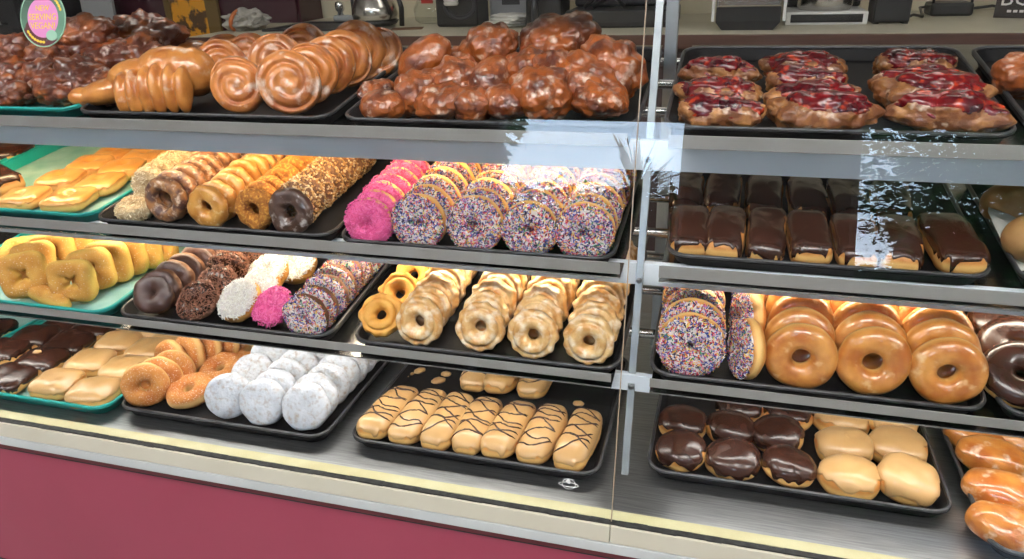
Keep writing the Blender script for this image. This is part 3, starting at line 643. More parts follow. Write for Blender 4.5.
def loft(name, f, nu, nv, w0=0., w1=2 * PI, closed=True, caps=False, off=None):
    """sheet over (u round, w); off(u, t in 0..1) lifts it along the normal"""
    vs = []; fs = []
    rows = nv if closed else nv + 1
    for j in range(rows):
        for i in range(nu):
            u = 2 * PI * i / nu; a = w0(u) if callable(w0) else w0; z = w1(u) if callable(w1) else w1
            w = a + (z - a) * j / nv; p = f(u, w)
            if off: p = p + nrm(f, u, w) * off(u, j / nv)
            vs.append(p)
    for j in range(nv):
        for i in range(nu):
            k = (j + 1) % rows; fs.append((j * nu + i, j * nu + (i + 1) % nu, k * nu + (i + 1) % nu, k * nu + i))
    if caps in (True, 'top'): fs.append(tuple((rows - 1) * nu + i for i in range(nu)))
    if caps is True: fs.append(tuple(range(nu))[::-1])
    return mesh(name, vs, fs, True)
def ring_body(f, nu=56, nv=24): return loft('dough', f, nu, nv)
def pillow_body(f, nu=56, nv=22): return loft('dough', f, nu, nv, -1.553, 1.553, False, True)
def edge(T): return lambda u, t: T * min(1., .15 + min(t, 1 - t) / .10) - .0008 * (1. if min(t, 1 - t) < .01 else 0.)
def edge1(T): return lambda u, t: T * min(1., .15 + t / .08) - .0008 * (1. if t < .005 else 0.)
def ring_icing(f, lo, hi, wav, seed, T=.0018):
    return loft('icing', f, 72, 16, lambda u: lo + wav * nz((math.cos(u), math.sin(u), 0), 2.2, seed) + wav * .5 * nz((math.cos(u), math.sin(u), 0), 5, seed), hi, False, False, edge(T))
def pillow_icing(f, lo, wav, seed, T=.0018, fr=2.4, nu=72):
    return loft('icing', f, nu, 16, lambda u: (lo(u) if callable(lo) else lo) + wav * nz((math.cos(u), math.sin(u), 0), fr, seed) + wav * .6 * nz((math.cos(u), math.sin(u), 0), fr * 2.6, seed + 2), 1.553, False, 'top', edge1(T))
def scatter(f, n, w0, w1, L_, wd, mats, seed, lift=.0022, stand=.15, weights=None):
    r = random.Random(seed); vs = []; fs = []; mi = []; got = 0
    N_ = len(mats); mx = 0
    smp = [f(r.random() * 6.283, w0 + (w1 - w0) * r.random()).xy.length for _ in range(60)]; mx = max(smp)
    while got < n:
        u = r.random() * 2 * PI; w = w0 + (w1 - w0) * r.random(); p = f(u, w)
        if r.random() > p.xy.length / mx: continue
        nn = nrm(f, u, w); t = nn.cross(Vector((r.gauss(0, 1), r.gauss(0, 1), r.gauss(0, 1)))).normalized()
        t = (t + nn * r.gauss(0, stand)).normalized(); s = nn.cross(t).normalized(); q = t.cross(s)
        p = p + nn * (lift + abs(r.gauss(0, .0006))); l = L_ * r.uniform(.7, 1.2) / 2; h = wd / 2
        k = len(vs); vs += [p + t * a * l + s * b_ * h + q * c * h for a in (-1, 1) for b_, c in ((-1, 0), (0, -1), (1, 0), (0, 1))]
        fs += [(k, k + 1, k + 5, k + 4), (k + 1, k + 2, k + 6, k + 5), (k + 2, k + 3, k + 7, k + 6), (k + 3, k, k + 4, k + 7), (k, k + 3, k + 2, k + 1), (k + 4, k + 5, k + 6, k + 7)]
        mi += [r.choices(range(N_), weights)[0]] * 6; got += 1
    return mesh('bits', vs, fs, False, mi)

KIND = {}
def add(kind, body, mats, kids=(), Rad=.045, b=.016): KIND.setdefault(kind, []).append((body, mats, kids, Rad, b))
SW = [3.8, 2.0, 3.0, 1.8, 2.2, 4.4, 6.6, 1.2, 1.8]
LO, HI = .50, PI + .75
# raised rings with icing and sprinkles, pink coconut rings, glazed and sugared rings
for v in range(4):
    f = ring_f(.0470, .0205, .0155, 10 + v)
    add('sprinkle_ring', ring_body(f), M['dough'], [('icing', ring_icing(f, LO, HI, .14, v), M['white_icing'], None),
        ('sprinkles', scatter(f, 1500, LO + .04, HI - .1, .0050, .0015, SPR, v, weights=SW), SPR, 'stuff')], .0475, .0155)
for v in range(3):
    f = ring_f(.0415, .0192, .0155, 20 + v)
    add('pink_ring', ring_body(f), M['dough'], [('icing', ring_icing(f, .22, HI, .12, v), M['pink_icing'], None),
        ('coconut', scatter(f, 620, .2, HI - .1, .0068, .0015, FLK['pink'], v, stand=.5), FLK['pink'], 'stuff')], .0415, .0155)
for v in range(3):
    f = ring_f(.0505, .0218, .0175, 30 + v)
    add('big_sprinkle_ring', ring_body(f), M['dough'], [('icing', ring_icing(f, LO, HI, .14, v), M['white_icing'], None),
        ('sprinkles', scatter(f, 1550, LO + .04, HI - .1, .0050, .0015, SPR, 40 + v, weights=SW), SPR, 'stuff')], .0505, .0175)
for v in range(5):
    f = ring_f(.0515, .0196, .0175, 40 + v, amp=.0024, freq=32)
    add('glazed_ring', ring_body(f), M['glazed'], (), .0515, .0175)
for v in range(4):
    f = ring_f(.0435, .0172, .0165, 50 + v, amp=.002)
    add('sugar_ring', ring_body(f), M['sugar_dough'], (), .0435, .0165)
for v in range(3):
    f = ring_f(.050, .0212, .017, 55 + v)
    add('choc_raised_ring', ring_body(f), M['dough'], [('icing', ring_icing(f, .12, HI, .22, v), M['choc'], None)], .050, .017)
# cake rings
def crack(seed, amp=.05):
    return lambda th, ph: 1 + amp * noise.noise(Vector((math.cos(th) * 2.5 + seed, math.sin(th) * 2.5, ph * 1.2))) - .10 * math.exp(-((ph - 1.35) / .16) ** 2) * (.6 + .6 * noise.noise(Vector((math.cos(th) * 3, math.sin(th) * 3, seed))))
for kind, m, Ro, a, n in (('plain_cake_ring', 'glazed_cake', .0395, .0155, 3), ('blueberry_ring', 'blueberry', .0425, .0125, 3), ('crumb_ring', 'crumb_cake', .0385, .0138, 3), ('dark_glazed_ring', 'dark_cake', .0415, .0150, 1)):
    for v in range(n):
        f = ring_f(Ro, a, .0135, 60 + v + len(kind), amp=.0028, freq=70, extra=crack(v, .09))
        add(kind, ring_body(f), M[m], (), Ro, .0135)
for v in range(3):
    f = ring_f(.0395, .0175, .0135, 70 + v, amp=.002, freq=70)
    add('peanut_ring', ring_body(f), M['choc_cake'], [('peanuts', scatter(f, 620, -1.2, 4.4, .0042, .0032, FLK['nut'], v, .0006, .6), FLK['nut'], 'stuff')], .0405, .0145)
    f = ring_f(.0385, .0175, .0135, 74 + v, amp=.002, freq=70)
    add('shred_ring', ring_body(f), M['nutty'], [('shreds', scatter(f, 620, -1.2, 4.4, .0062, .0018, FLK['oat'], v, .0006, .6), FLK['oat'], 'stuff')], .0400, .0145)
    f = ring_f(.0385, .0170, .0140, 78 + v, amp=.002, freq=70)
    add('choc_iced_ring', ring_body(f), M['choc_cake'], [('icing', ring_icing(f, .35, HI, .16, v), M['milk_choc'], None)], .0385, .0140)
    add('strand_ring', ring_body(f), M['choc_cake'], [('icing', ring_icing(f, .35, HI, .16, v), M['choc'], None),
        ('strands', scatter(f, 700, .15, HI - .1, .0055, .0016, FLK['choc'], v, .0022, .4), FLK['choc'], 'stuff')], .0400, .0145)
    f = ring_f(.0405, .0185, .0145, 84 + v, amp=.002, freq=60)
    add('coconut_ring', ring_body(f), M['cake'], [('icing', ring_icing(f, .55, HI, .2, v), M['white_icing'], None),
        ('coconut', scatter(f, 620, .5, HI - .1, .0070, .0015, FLK['white'], v, .0024, .5), FLK['white'], 'stuff')], .0405, .0145)
    f = ring_f(.0405, .0180, .0135, 88 + v, amp=.002, freq=70)
    add('choc_sprinkle_ring', ring_body(f), M['choc_cake'], [('icing', ring_icing(f, .35, HI, .14, v), M['pink_icing'] if 0 else M['white_icing'], None),
        ('sprinkles', scatter(f, 950, .4, HI - .1, .0048, .0014, SPR, 60 + v, weights=SW), SPR, 'stuff')], .0405, .0135)
f = ring_f(.0370, .0170, .0140, 93, amp=.002, freq=70)
add('pink_strand_ring', ring_body(f), M['choc_cake'], [('icing', ring_icing(f, .35, HI, .16, 2), M['pink_icing'], None),
    ('strands', scatter(f, 420, .15, HI - .1, .0090, .0020, FLK['pink'], 5, .0024, .3), FLK['pink'], 'stuff')], .0385, .0145)
# old-fashioned: cracked ring, petalled outer edge
def petals(seed, k=1.):
    def g(th, ph):
        d = (ph + PI) % (2 * PI) - PI
        out = math.exp(-((d - .30) / .55) ** 2)
        w = .16 * k * out * (math.sin(th * 9 + 1.5 * math.sin(th * 2 + seed)) * .6 + noise.noise(Vector((math.cos(th) * 3, math.sin(th) * 3, seed))) * 1.1)
        gro = -.36 * k * math.exp(-((d - 1.10) / .20) ** 2) * (1 + .35 * noise.noise(Vector((math.cos(th) * 2, math.sin(th) * 2, seed + 4))))
        gro2 = -.16 * k * math.exp(-((d + .45) / .22) ** 2)
        rim = .06 * math.exp(-((d - 1.75) / .3) ** 2)
        return 1 + w + gro + gro2 + rim
    return g
for v in range(4):
    f = ring_f(.0415, .0160, .0155, 100 + v, amp=.0022, freq=75, extra=petals(v))
    add('old_fashioned', ring_body(f, 84, 40), M['glazed_old'], (), .0430, .0165)
for v in range(2):
    f = ring_f(.0380, .0148, .0155, 110 + v, amp=.0020, freq=75, extra=petals(v + 7, 1.15))
    add('plain_old_fashioned', ring_body(f, 84, 40), M['oldfash'], (), .0395, .0165)
# square rings
for v in range(4):
    f = ring_f(.0410, .0172, .0165, 120 + v, amp=.0022, n=4.)
    add('sugar_square', ring_body(f), M['sugar_square'], (), .0440, .0165)
for v in range(3):
    def dimple(p, d, v=v):
        q = p.copy()
        if p.z > 0: q.z -= .0085 * math.exp(-((p.x - .003 * v) ** 2 + (p.y + .002 * v) ** 2) / .00010)
        return q
    f = pillow_f(.047, .044, .0165, 130 + v, .66, .5, amp=.0022, flat=.1, extra=dimple)
    add('maple_square', pillow_body(f), M['dough'], [('icing', pillow_icing(f, .22, .32, v), M['maple_orange'], None)], .05, .0165)
    f = pillow_f(.046, .041, .0190, 134 + v, .64, .55, amp=.0022, flat=.1)
    add('maple_pillow', pillow_body(f), M['dough'], [('icing', pillow_icing(f, .18, .30, v + 5), M['maple'], None)], .05, .019)
    f = pillow_f(.048, .045, .0185, 138 + v, .64, .55, amp=.0022, flat=.1)
    add('choc_pillow', pillow_body(f), M['dough'], [('icing', pillow_icing(f, .02, .40, v + 9), M['choc'], None)], .05, .0185)
f = pillow_f(.068, .0155, .0165, 141, .8, .75, amp=.002)
add('sugar_stick', pillow_body(f), M['sugar_square'], (), .068, .0165)
# powdered rounds
for v in range(4):
    f = pillow_f(.0440, .0440, .0185, 150 + v, .62, 1., amp=.0022, freq=50)
    add('powdered_round', pillow_body(f, 48, 20), M['powder'], (), .0440, .0185)
# eclairs with drizzle
for v in range(4):
    ex = (lambda p, d, v=v: p + Vector((.004 * math.sin(p.y * 22 + v), 0, .0018 * math.sin(p.y * 70 + v * 2))))
    f = pillow_f(.0305, .0800, .0245, 160 + v, .72, .50, amp=.0018, flat=.15, extra=ex)
    r_ = random.Random(v); b = MB()
    for q in range(8):
        y = -.050 + .0155 * q + r_.uniform(-.005, .005); pts = []
        am = r_.uniform(.003, .009); phs = r_.random() * 6
        for i in range(15):
            t = -1 + 2 * i / 14; xx = .0265 * t; yy = y + am * math.sin(phs + t * 2.6) + .010 * t * (-1) ** q
            th = math.atan2(sgnpow(yy / .080, 1 / .50), sgnpow(xx / .0305, 1 / .50)); best = None
            for s_ in range(60):
                la = .15 + 1.4 * s_ / 59; p = f(th, la); e_ = (p.x - xx) ** 2 + (p.y - yy) ** 2
                if best is None or e_ < best[0]: best = (e_, p, la)
            pts.append(best[1] + nrm(f, th, best[2]) * .0021)
        b.tube(pts, [.0005] + [.0012 + .0007 * r_.random() for _ in range(13)] + [.0005], 6)
    add('eclair', pillow_body(f, 64, 22), M['dough'], [('icing', pillow_icing(f, .10, .28, v, nu=96), M['maple'], None), ('chocolate_drizzle', b.mesh('drizzle'), M['choc'], None)], .08, .0235)
# chocolate and maple rounds
for v in range(4):
    f = pillow_f(.0455, .0410, .0265, 170 + v, .74, .96, amp=.0022, flat=.25)
    add('choc_round', pillow_body(f), M['dough'], [('icing', pillow_icing(f, .06, .60, v + 1, T=.0024, fr=1.6), M['choc'], None)], .047, .0265)
    f = pillow_f(.0480, .0430, .0275, 176 + v, .72, .92, amp=.0030, flat=.25)
    add('maple_round', pillow_body(f), M['dough'], [('icing', pillow_icing(f, .10, .60, v + 4, T=.0024, fr=1.6), M['maple'], None)], .050, .0275)
for v in range(3):
    f = pillow_f(.0600, .0400, .0290, 180 + v, .74, .90, amp=.0032, flat=.25)
    add('filled_glazed', pillow_body(f), M['filled_glaze'], (), .062, .028)
# chocolate long johns
for v in range(4):
    f = pillow_f(.0315, .0735, .0235, 190 + v, .58, .38, amp=.0024, flat=.1, extra=lambda p, d, v=v: p + Vector((0, 0, .0016 * math.sin(p.y * 60 + v))))
    add('long_john', pillow_body(f, 64, 22), M['dough'], [('icing', pillow_icing(f, lambda u: .12 + .42 * max(0., math.cos(u - .25)) ** 2, .55, v + 2, nu=96, T=.0022), M['choc'], None)], .0735, .0235)
# fritters, danishes, rolls, bear claw, buns
def lumpy(rad, amp, fr, seed, sub=5, pit=.0):
    bm = bmesh.new(); bmesh.ops.create_icosphere(bm, subdivisions=sub, radius=1); o_ = Vector((seed * 3.71, seed * 1.37, seed * 2.13))
    for v in bm.verts:
        d = v.co.normalized(); w = Vector((d.x * rad[0], d.y * rad[1], d.z * rad[2])); k = w * fr + o_
        vd = noise.voronoi(k)[0]
        vd2 = noise.voronoi(k * 2.3 + Vector((7, 3, 1)))[0]
        bump_ = (.55 - vd[0]) * 1.0 + .42 * noise.noise(k * .55) + .34 * (.4 - vd2[0]) + .14 * noise.noise(k * 5.)
        v.co = w * (1 + amp * bump_)
    me = bpy.data.meshes.new('dough'); bm.to_mesh(me); bm.free(); me.polygons.foreach_set('use_smooth', [True] * len(me.polygons)); return me
for v in range(6):
    add('dark_fritter', lumpy((.062, .046, .034), .42, 42, 1 + v), M['fritter_dark'], (), .06, .034)
    add('fritter', lumpy((.050, .040, .032), .34, 36, 20 + v), M['fritter'], (), .05, .032)
for v in range(2): add('smooth_fritter', lumpy((.050, .038, .032), .16, 30, 40 + v), M['fritter'], (), .05, .032)
def jam_over(me, seed, thr):
    """red filling lying over the top of a danish: the upper skin lifted, with a ragged outline"""
    bm = bmesh.new(); bm.from_mesh(me); bm.normal_update(); kill = []
    for f_ in bm.faces:
        c = f_.calc_center_median(); s = c.z / .030 - max(0, abs(c.y + .010) - .012) / .024 - (abs(c.x) / .075) ** 4 * .8 + .75 * noise.noise(c * 45 + Vector((seed, 0, 0))) + .3 * noise.noise(c * 110)
        if s < thr: kill.append(f_)
    bmesh.ops.delete(bm, geom=kill, context='FACES')
    for v in bm.verts: v.co += v.normal * (.0016 if not v.is_boundary else -.0006)
    o = bpy.data.meshes.new('jam'); bm.to_mesh(o); bm.free(); o.polygons.foreach_set('use_smooth', [True] * len(o.polygons)); return o
for v in range(5):
    me = lumpy((.066, .034, .0265), .34, 34, 60 + v)
    add('danish', me, M['danish'], [('cherry_jam', jam_over(me, v, .10), M['jam'], None)], .066, .031)
def spiral_f(Ro, b, seed, turns=2.4, dep=.0062):
    base = pillow_f(Ro, Ro * .96, b, seed, .55, 1., amp=.002, freq=40)
    def f(th, la):
        p = base(th, la); r = p.xy.length / Ro; ph = (r * turns - math.atan2(p.y, p.x) / (2 * PI)) % 1.
        k = abs(p.z) / b; ph = (ph + .12 * noise.noise(Vector((p.x * 30 + seed, p.y * 30, 0)))) % 1.
        if k > .55: p = p - Vector((0, 0, math.copysign(dep, p.z))) * math.exp(-((ph - .5) / .17) ** 2) * min(1., (k - .55) * 4) + Vector((0, 0, math.copysign(.004 * (1 - r), p.z)))
        return p
    return f
for v in range(4):
    f = spiral_f(.052, .0195, 200 + v)
    add('cinnamon_roll', loft('dough', f, 96, 52, -1.55, 1.55, False, True), M['roll'], (), .052, .0195)
# bear claw: forearm and six toes grown into one skin
bm = bmesh.new()
def ell(c, r, rot=None):
    q = bmesh.ops.create_icosphere(bm, subdivisions=3, radius=1)['verts']
    for v in q:
        p = Vector((v.co.x * r[0], v.co.y * r[1], v.co.z * r[2]))
        if rot: p = rot @ p
        v.co = p + Vector(c)
ell((-.075, -.005, -.004), (.075, .030, .022), Matrix.Rotation(R(-9), 3, 'Y')); ell((-.132, -.008, -.012), (.026, .021, .017)); ell((-.02, 0, .012), (.06, .036, .034)); ell((.035, .005, .022), (.062, .040, .040)); ell((.07, .01, .014), (.040, .038, .042))
for i in range(6):
    x = -.034 + i * .0216; L_ = (.022, .030, .034, .036, .034, .034)[i]
    ell((x, -.043 - .002 * (i % 2), .012 - .004 * abs(i - 3)), (.0116, .023, .036), Matrix.Rotation(R(-24), 3, 'X'))
    ell((x, -.054 - .003 * (i % 2), -.014 + .002 * (i < 1)), (.0108, .013, .021), Matrix.Rotation(R(-6), 3, 'X'))
me = bpy.data.meshes.new('dough'); bm.to_mesh(me); bm.free()
add('bear_claw', me, M['claw'], (), .12, .03)
for v in range(2): add('bun', lumpy((.055, .055, .045), .05, 16, 90 + v, 4), M['bun'], (), .05, .03)
for v in range(3): add('icing_drop', lumpy((.010, .007, .0035), .4, 120, 95 + v, 3), M['maple'], (), .01, .0035)

PROTO = {}; used = {}
def spawn(kind, name, Mx, label, cat, group=None, var=None):
    vs = KIND[kind]
    if var is None: var = used.get(kind, 0) % len(vs)
    used[kind] = used.get(kind, 0) + 1
    body, mats, kids, Ro, b = vs[var]
    if (kind, var) not in PROTO:
        r = mk(name, body, mats); PROTO[(kind, var)] = r
        for nm, me, mm, kd in kids:
            c = mk(nm, me, mm, r)
            if kd: c['kind'] = kd
        if kind == 'bear_claw':
            m_ = r.modifiers.new('skin', 'REMESH'); m_.mode = 'VOXEL'; m_.voxel_size = .0026; m_.use_smooth_shade = True
            m_ = r.modifiers.new('soft', 'SMOOTH'); m_.iterations = 1
    else:
        src = PROTO[(kind, var)]; r = src.copy(); C.objects.link(r); r.name = name
        for ch in src.children:
            c = ch.copy(); c.parent = r; C.objects.link(c)
    r.matrix_world = Mx
    for k_ in ('group',):
        if k_ in r: del r[k_]
    return tag(r, label, cat, group)
def RX(a): return Matrix.Rotation(R(a), 4, 'X')
def RY(a): return Matrix.Rotation(R(a), 4, 'Y')
def RZ(a): return Matrix.Rotation(R(a), 4, 'Z')
def stand(kind, name, s, xv, label, group=None, lean=16, yaw=0, spin=None, cat='donut', sc_=1., var=None, lift=0., roll=0.):
    """a piece standing on its rim: lean tips its face upward, yaw turns it"""
    _, _, _, Ro, b = KIND[kind][0]
    h = (Ro * math.cos(R(lean)) + b * abs(math.sin(R(lean)))) * sc_ - .0196 + lift
    sp = rng.uniform(0, 360) if spin is None else spin
    fr = max([t[3] for t in TRAYS if t[0] == s and t[1] - .03 < xv[0] < t[2] + .03], default=-9)
    xv = (xv[0], max(xv[1], fr + .011 + (Ro * math.sin(R(max(lean, 0))) + b * math.cos(R(lean))) * math.cos(R(yaw)) * sc_ + Ro * abs(math.sin(R(yaw))) * sc_ * .75))
    return spawn(kind, name, SM(s, xv[0], xv[1], h) @ RZ(yaw) @ RY(roll) @ RX(90 - lean) @ RZ(sp) @ Matrix.Scale(sc_, 4), label, cat, group, var)
def lie(kind, name, s, xv, label, group=None, yaw=0, tip=0, side=0, lift=0., cat='donut', sc_=1., var=None, flip=False):
    """a piece lying on the tray floor; tip raises its far edge, side its right edge"""
    n = len(KIND[kind]); var = used.get(kind, 0) % n if var is None else var
    Q = RX(tip) @ RY(-side) @ RZ(yaw) @ Matrix.Scale(sc_, 4)
    h = -.0192 - low(kind, var, Q) + lift
    return spawn(kind, name, SM(s, xv[0], xv[1], h) @ Q, label, cat, group, var)
def low(kind, var, Q):
    """height of the lowest point of a piece turned by Q"""
    z = Q.to_3x3()[2]
    return min(z.dot(v.co) for v in KIND[kind][var][0].vertices)
def row(kind, name, s, xv, n, pitch, desc, where, group, dx=0., lean=16, yaw=0, jit=3., sc_=1., first=0, taper=0.):
    for i in range(n):
        if i == 0 and not first:
            fr = max([t[3] for t in TRAYS if t[0] == s and t[1] - .03 < xv[0] < t[2] + .03], default=-9); Ro, b = KIND[kind][0][3:]
            xv = (xv[0], max(xv[1], fr + .011 + (Ro * math.sin(R(lean)) + b * math.cos(R(lean))) * sc_))
        x = xv[0] + dx * i + rng.uniform(-.0015, .0015); v = xv[1] + pitch * i
        o_ = ORD[i + first]
        lab = (f'frontmost {desc} in the {where}' if o_ == 'frontmost' else f'{o_} {desc} from the front in the {where}')
        stand(kind, name, s, (x, v), lab, group, lean + rng.uniform(-jit, jit) - taper * i, yaw + rng.uniform(-jit, jit), sc_=sc_ * rng.uniform(.985, 1.015))
for v in range(1):
    f = pillow_f(.070, .034, .030, 230, .8, .9, amp=.004, freq=30)
    add('long_roll', pillow_body(f), M['roll'], (), .07, .03)
# ================================================================== SECOND SHELF
g = 'pink coconut rings in a row on the second shelf'
row('pink_ring', 'pink_coconut_donut', 2, (-0.262, -0.002), 7, .033, 'pink coconut ring donut', 'row beside the peanut rings', g, dx=-.001, lean=9)
SPG = 'multicolour sprinkle rings on the second shelf'
for fx, dx, w_ in (((-0.171, -0.006), 0., 'row beside the pink coconut rings'), ((-0.073, -0.001), 0., 'second row past the pink coconut rings'),
                   ((0.018, 0.006), 0., 'third row past the pink coconut rings'), ((0.105, 0.017), .0005, 'sprinkle row beside the glass joint')):
    row('sprinkle_ring', 'sprinkle_donut', 2, fx, 7, .0380, 'sprinkle ring donut', w_, SPG, dx=dx, lean=9)
g = 'shredded coconut rings on the second shelf'
lie('shred_ring', 'coconut_shred_donut', 2, (-0.783, 0.062), 'pale coconut shred ring lying flat before the blueberry rings', g, tip=8)
row('shred_ring', 'coconut_shred_donut', 2, (-0.773, 0.104), 8, .0325, 'pale coconut shred ring standing', 'row beside the amber squares', g, dx=-.001, lean=12, yaw=8)
row('blueberry_ring', 'blueberry_donut', 2, (-0.696, 0.052), 9, .0305, 'glazed blueberry ring donut', 'row beside the pale shred rings', 'blueberry cake rings in a row', lean=10, yaw=4)
row('plain_cake_ring', 'plain_cake_donut', 2, (-0.597, 0.038), 10, .0300, 'golden glazed cake ring', 'row beside the blueberry rings', 'golden cake rings in a row', lean=9)
row('crumb_ring', 'crumb_donut', 2, (-0.503, 0.044), 9, .0290, 'brown crumb coated ring', 'row beside the golden cake rings', 'crumb coated rings in a row', lean=9)
stand('dark_glazed_ring', 'chocolate_cake_donut', 2, (-0.422, 0.036), 'dark glazed chocolate cake ring fronting the peanut rings', None, 14, 6)
row('peanut_ring', 'peanut_donut', 2, (-0.430, 0.068), 9, .0330, 'peanut coated chocolate ring', 'row behind the dark glazed ring', 'peanut coated rings in a row', lean=9, first=1)
# amber maple squares
g = 'amber maple squares on the second shelf'
for (xv, yw, lb) in (((-1.068, 0.068), 8, 'amber maple square at the tray front before the chocolate bar'), ((-0.957, 0.075), 12, 'amber maple square in the front corner nearest the shred rings'),
                     ((-1.061, 0.163), 10, 'amber maple square second from the front beside the bare tray'), ((-0.951, 0.154), 12, 'amber maple square second from the front along the tray edge'),
                     ((-1.052, 0.241), 10, 'amber maple square third from the front beside the bare tray'), ((-0.959, 0.234), 12, 'amber maple square third from the front along the tray edge'),
                     ((-1.047, 0.307), 10, 'amber maple square fourth from the front beside the bare tray'), ((-0.955, 0.304), 12, 'amber maple square fourth from the front along the tray edge')):
    lie('maple_square', 'maple_square', 2, xv, lb, g, yaw=yw + rng.uniform(-3, 3), tip=0, cat='donut', sc_=.97)
lie('long_john', 'chocolate_long_john', 2, (-1.200, 0.129), 'chocolate iced bar beside the amber maple squares on teal', 'chocolate bars on the teal tray', yaw=70, cat='donut')
lie('choc_pillow', 'chocolate_square', 2, (-1.336, 0.288), 'chocolate iced square in the otherwise empty teal tray', None, yaw=5)
# chocolate long johns
g = 'chocolate long johns on the second shelf'
for v_, rw, pts in ((.101, 'front', ((0.259, 0.102), (0.316, 0.108), (0.377, 0.112), (0.439, 0.114), (0.504, 0.113), (0.565, 0.112))), (.241, 'back', ((0.243, 0.256), (0.308, 0.266), (0.376, 0.268), (0.445, 0.268), (0.508, 0.265), (0.573, 0.263)))):
    for i, xv in enumerate(pts):
        lie('long_john', 'chocolate_long_john', 2, (xv[0] + (.002 if i == 0 else 0), v_), ORD[i].replace('frontmost', 'first') + f' chocolate long john from the glass joint in the {rw} row', g, yaw=(2, -2, -3, 2, 1, -4)[i], sc_=.935)
lie('long_john', 'chocolate_long_john', 2, ((0.639, 0.110)[0] - .002, .109), 'last chocolate long john of the front row by the wrapped buns', g, yaw=5, sc_=1.02)
for xv, lb, tp in (((0.740, 0.220), 'round tan bun behind the paper at the second shelf end', 0), ((0.742, 0.104), 'round tan bun at the front beside the last chocolate long john', 0)):
    lie('bun', 'round_bun', 2, xv, lb, 'tan buns beside the chocolate long johns', cat='bun', lift=.004, sc_=.78)
pp = mk('liner_paper', mesh('sheet', [(0, 0, .002), (.09, .02, .002), (.10, .16, .012), (.0, .17, .03), (-.025, .09, .05)], [(0, 1, 2, 3, 4)]), M['paper'])
sm_ = pp.modifiers.new('thick', 'SOLIDIFY'); sm_.thickness = .0006
xv = (0.716, 0.071); pp.matrix_world = SM(2, xv[0], xv[1], -.016); tag(pp, 'cream liner paper standing up beside the round tan buns', 'paper')

# ================================================================== THIRD SHELF
g = 'chocolate iced cake rings in a row'
a_ = (-0.703, 0.026); z_ = (-0.677, 0.172)
for i in range(7):
    t = i / 6; lab = ('frontmost' if i == 0 else ORD[i]) + ' chocolate iced cake ring' + ('' if i == 0 else ' from the front') + ' in the row by the sugared squares'
    stand('choc_iced_ring', 'chocolate_cake_donut', 3, (a_[0] + (z_[0] - a_[0]) * t, a_[1] + .0325 * i + (.004 if i else 0)), lab, g, 38 if i == 0 else 22, 12, sc_=1.04)
g = 'chocolate strand rings on the third shelf'
for xv, ln, yw, lb in (((-0.609, 0.031), 62, 0, 'frontmost chocolate strand ring leaning flat beside the coconut rings'), ((-0.600, 0.097), 52, 5, 'second chocolate strand ring from the front leaning flat beside the coconut rings'),
                       ((-0.609, 0.150), 12, 25, 'chocolate strand ring standing upright behind the two flat ones'), ((-0.602, 0.187), 14, 15, 'chocolate strand ring standing fourth from the front'), ((-0.587, 0.218), 14, 10, 'chocolate strand ring standing last under the shelf edge')):
    stand('strand_ring', 'chocolate_strand_donut', 3, xv, lb, g, ln, yw, sc_=1.02)
g = 'white coconut rings on the third shelf'
for xv, ln, yw, lb in (((-0.525, 0.039), 58, -20, 'frontmost white coconut ring beside the small pink strand ring'), ((-0.510, 0.103), 60, -15, 'second white coconut ring from the front'),
                       ((-0.529, 0.163), 62, -15, 'third white coconut ring from the front'), ((-0.493, 0.204), 66, 0, 'white coconut ring alone near the back beside the sprinkle row')):
    stand('coconut_ring', 'coconut_donut', 3, xv, lb, g, ln, yw, sc_=1.04)
stand('pink_strand_ring', 'pink_strand_donut', 3, (-0.452, 0.041), 'small pink strand ring leaning flat beside the sprinkle rings', None, 58, -10)
row('choc_sprinkle_ring', 'sprinkle_cake_donut', 3, (-0.368, 0.019), 9, .0335, 'chocolate cake ring with sprinkles', 'row beside the coconut rings', 'sprinkled chocolate cake rings in a row', dx=.0005, lean=9, yaw=3)
# sugared squares on teal
g = 'sugared square donuts on the third shelf'
stand('sugar_square', 'sugared_square_donut', 3, (-1.012, 0.033), 'sugared square donut facing front behind the lying sugared stick', g, 18, 25, spin=3, var=0, sc_=1.1)
lie('sugar_stick', 'sugared_stick_donut', 3, (-0.944, 0.030), 'sugared stick donut lying along the teal tray front', None, yaw=-16, sc_=1.0)
for i in range(6):
    xy = ((-0.893, 0.052), (-0.890, 0.099), (-0.875, 0.129), (-0.862, 0.160), (-0.845, 0.188), (-0.829, 0.212))[i]
    stand('sugar_square', 'sugared_square_donut', 3, xy, ('frontmost' if i == 0 else ORD[i]) + ' sugared square donut' + ('' if i == 0 else ' from the front') + ' in the row beside the chocolate iced rings', g, 12, 20 + 3 * (i % 2), spin=rng.choice((2, 92, -3)), sc_=1.05)
for i in range(4):
    xy = ((-1.035, 0.100), (-1.025, 0.140), (-1.009, 0.173), (-0.986, 0.203))[i]
    stand('sugar_square', 'sugared_square_donut', 3, xy, ('first', 'second', 'third', 'last')[i] + ' sugared square donut from the front in the inner row behind the stick', g, 22, 25, spin=rng.choice((2, 92, -3)), sc_=1.05)
lie('sugar_square', 'sugared_square_donut', 3, (-1.158, 0.172), 'sugared square donut lying flat at the back of the teal tray', g, yaw=20, tip=6, lift=.01)
lie('sugar_square', 'sugared_square_donut', 3, (-1.182, 0.107), 'sugared square donut lying flat at the cut edge of the teal tray', g, yaw=20, tip=6)
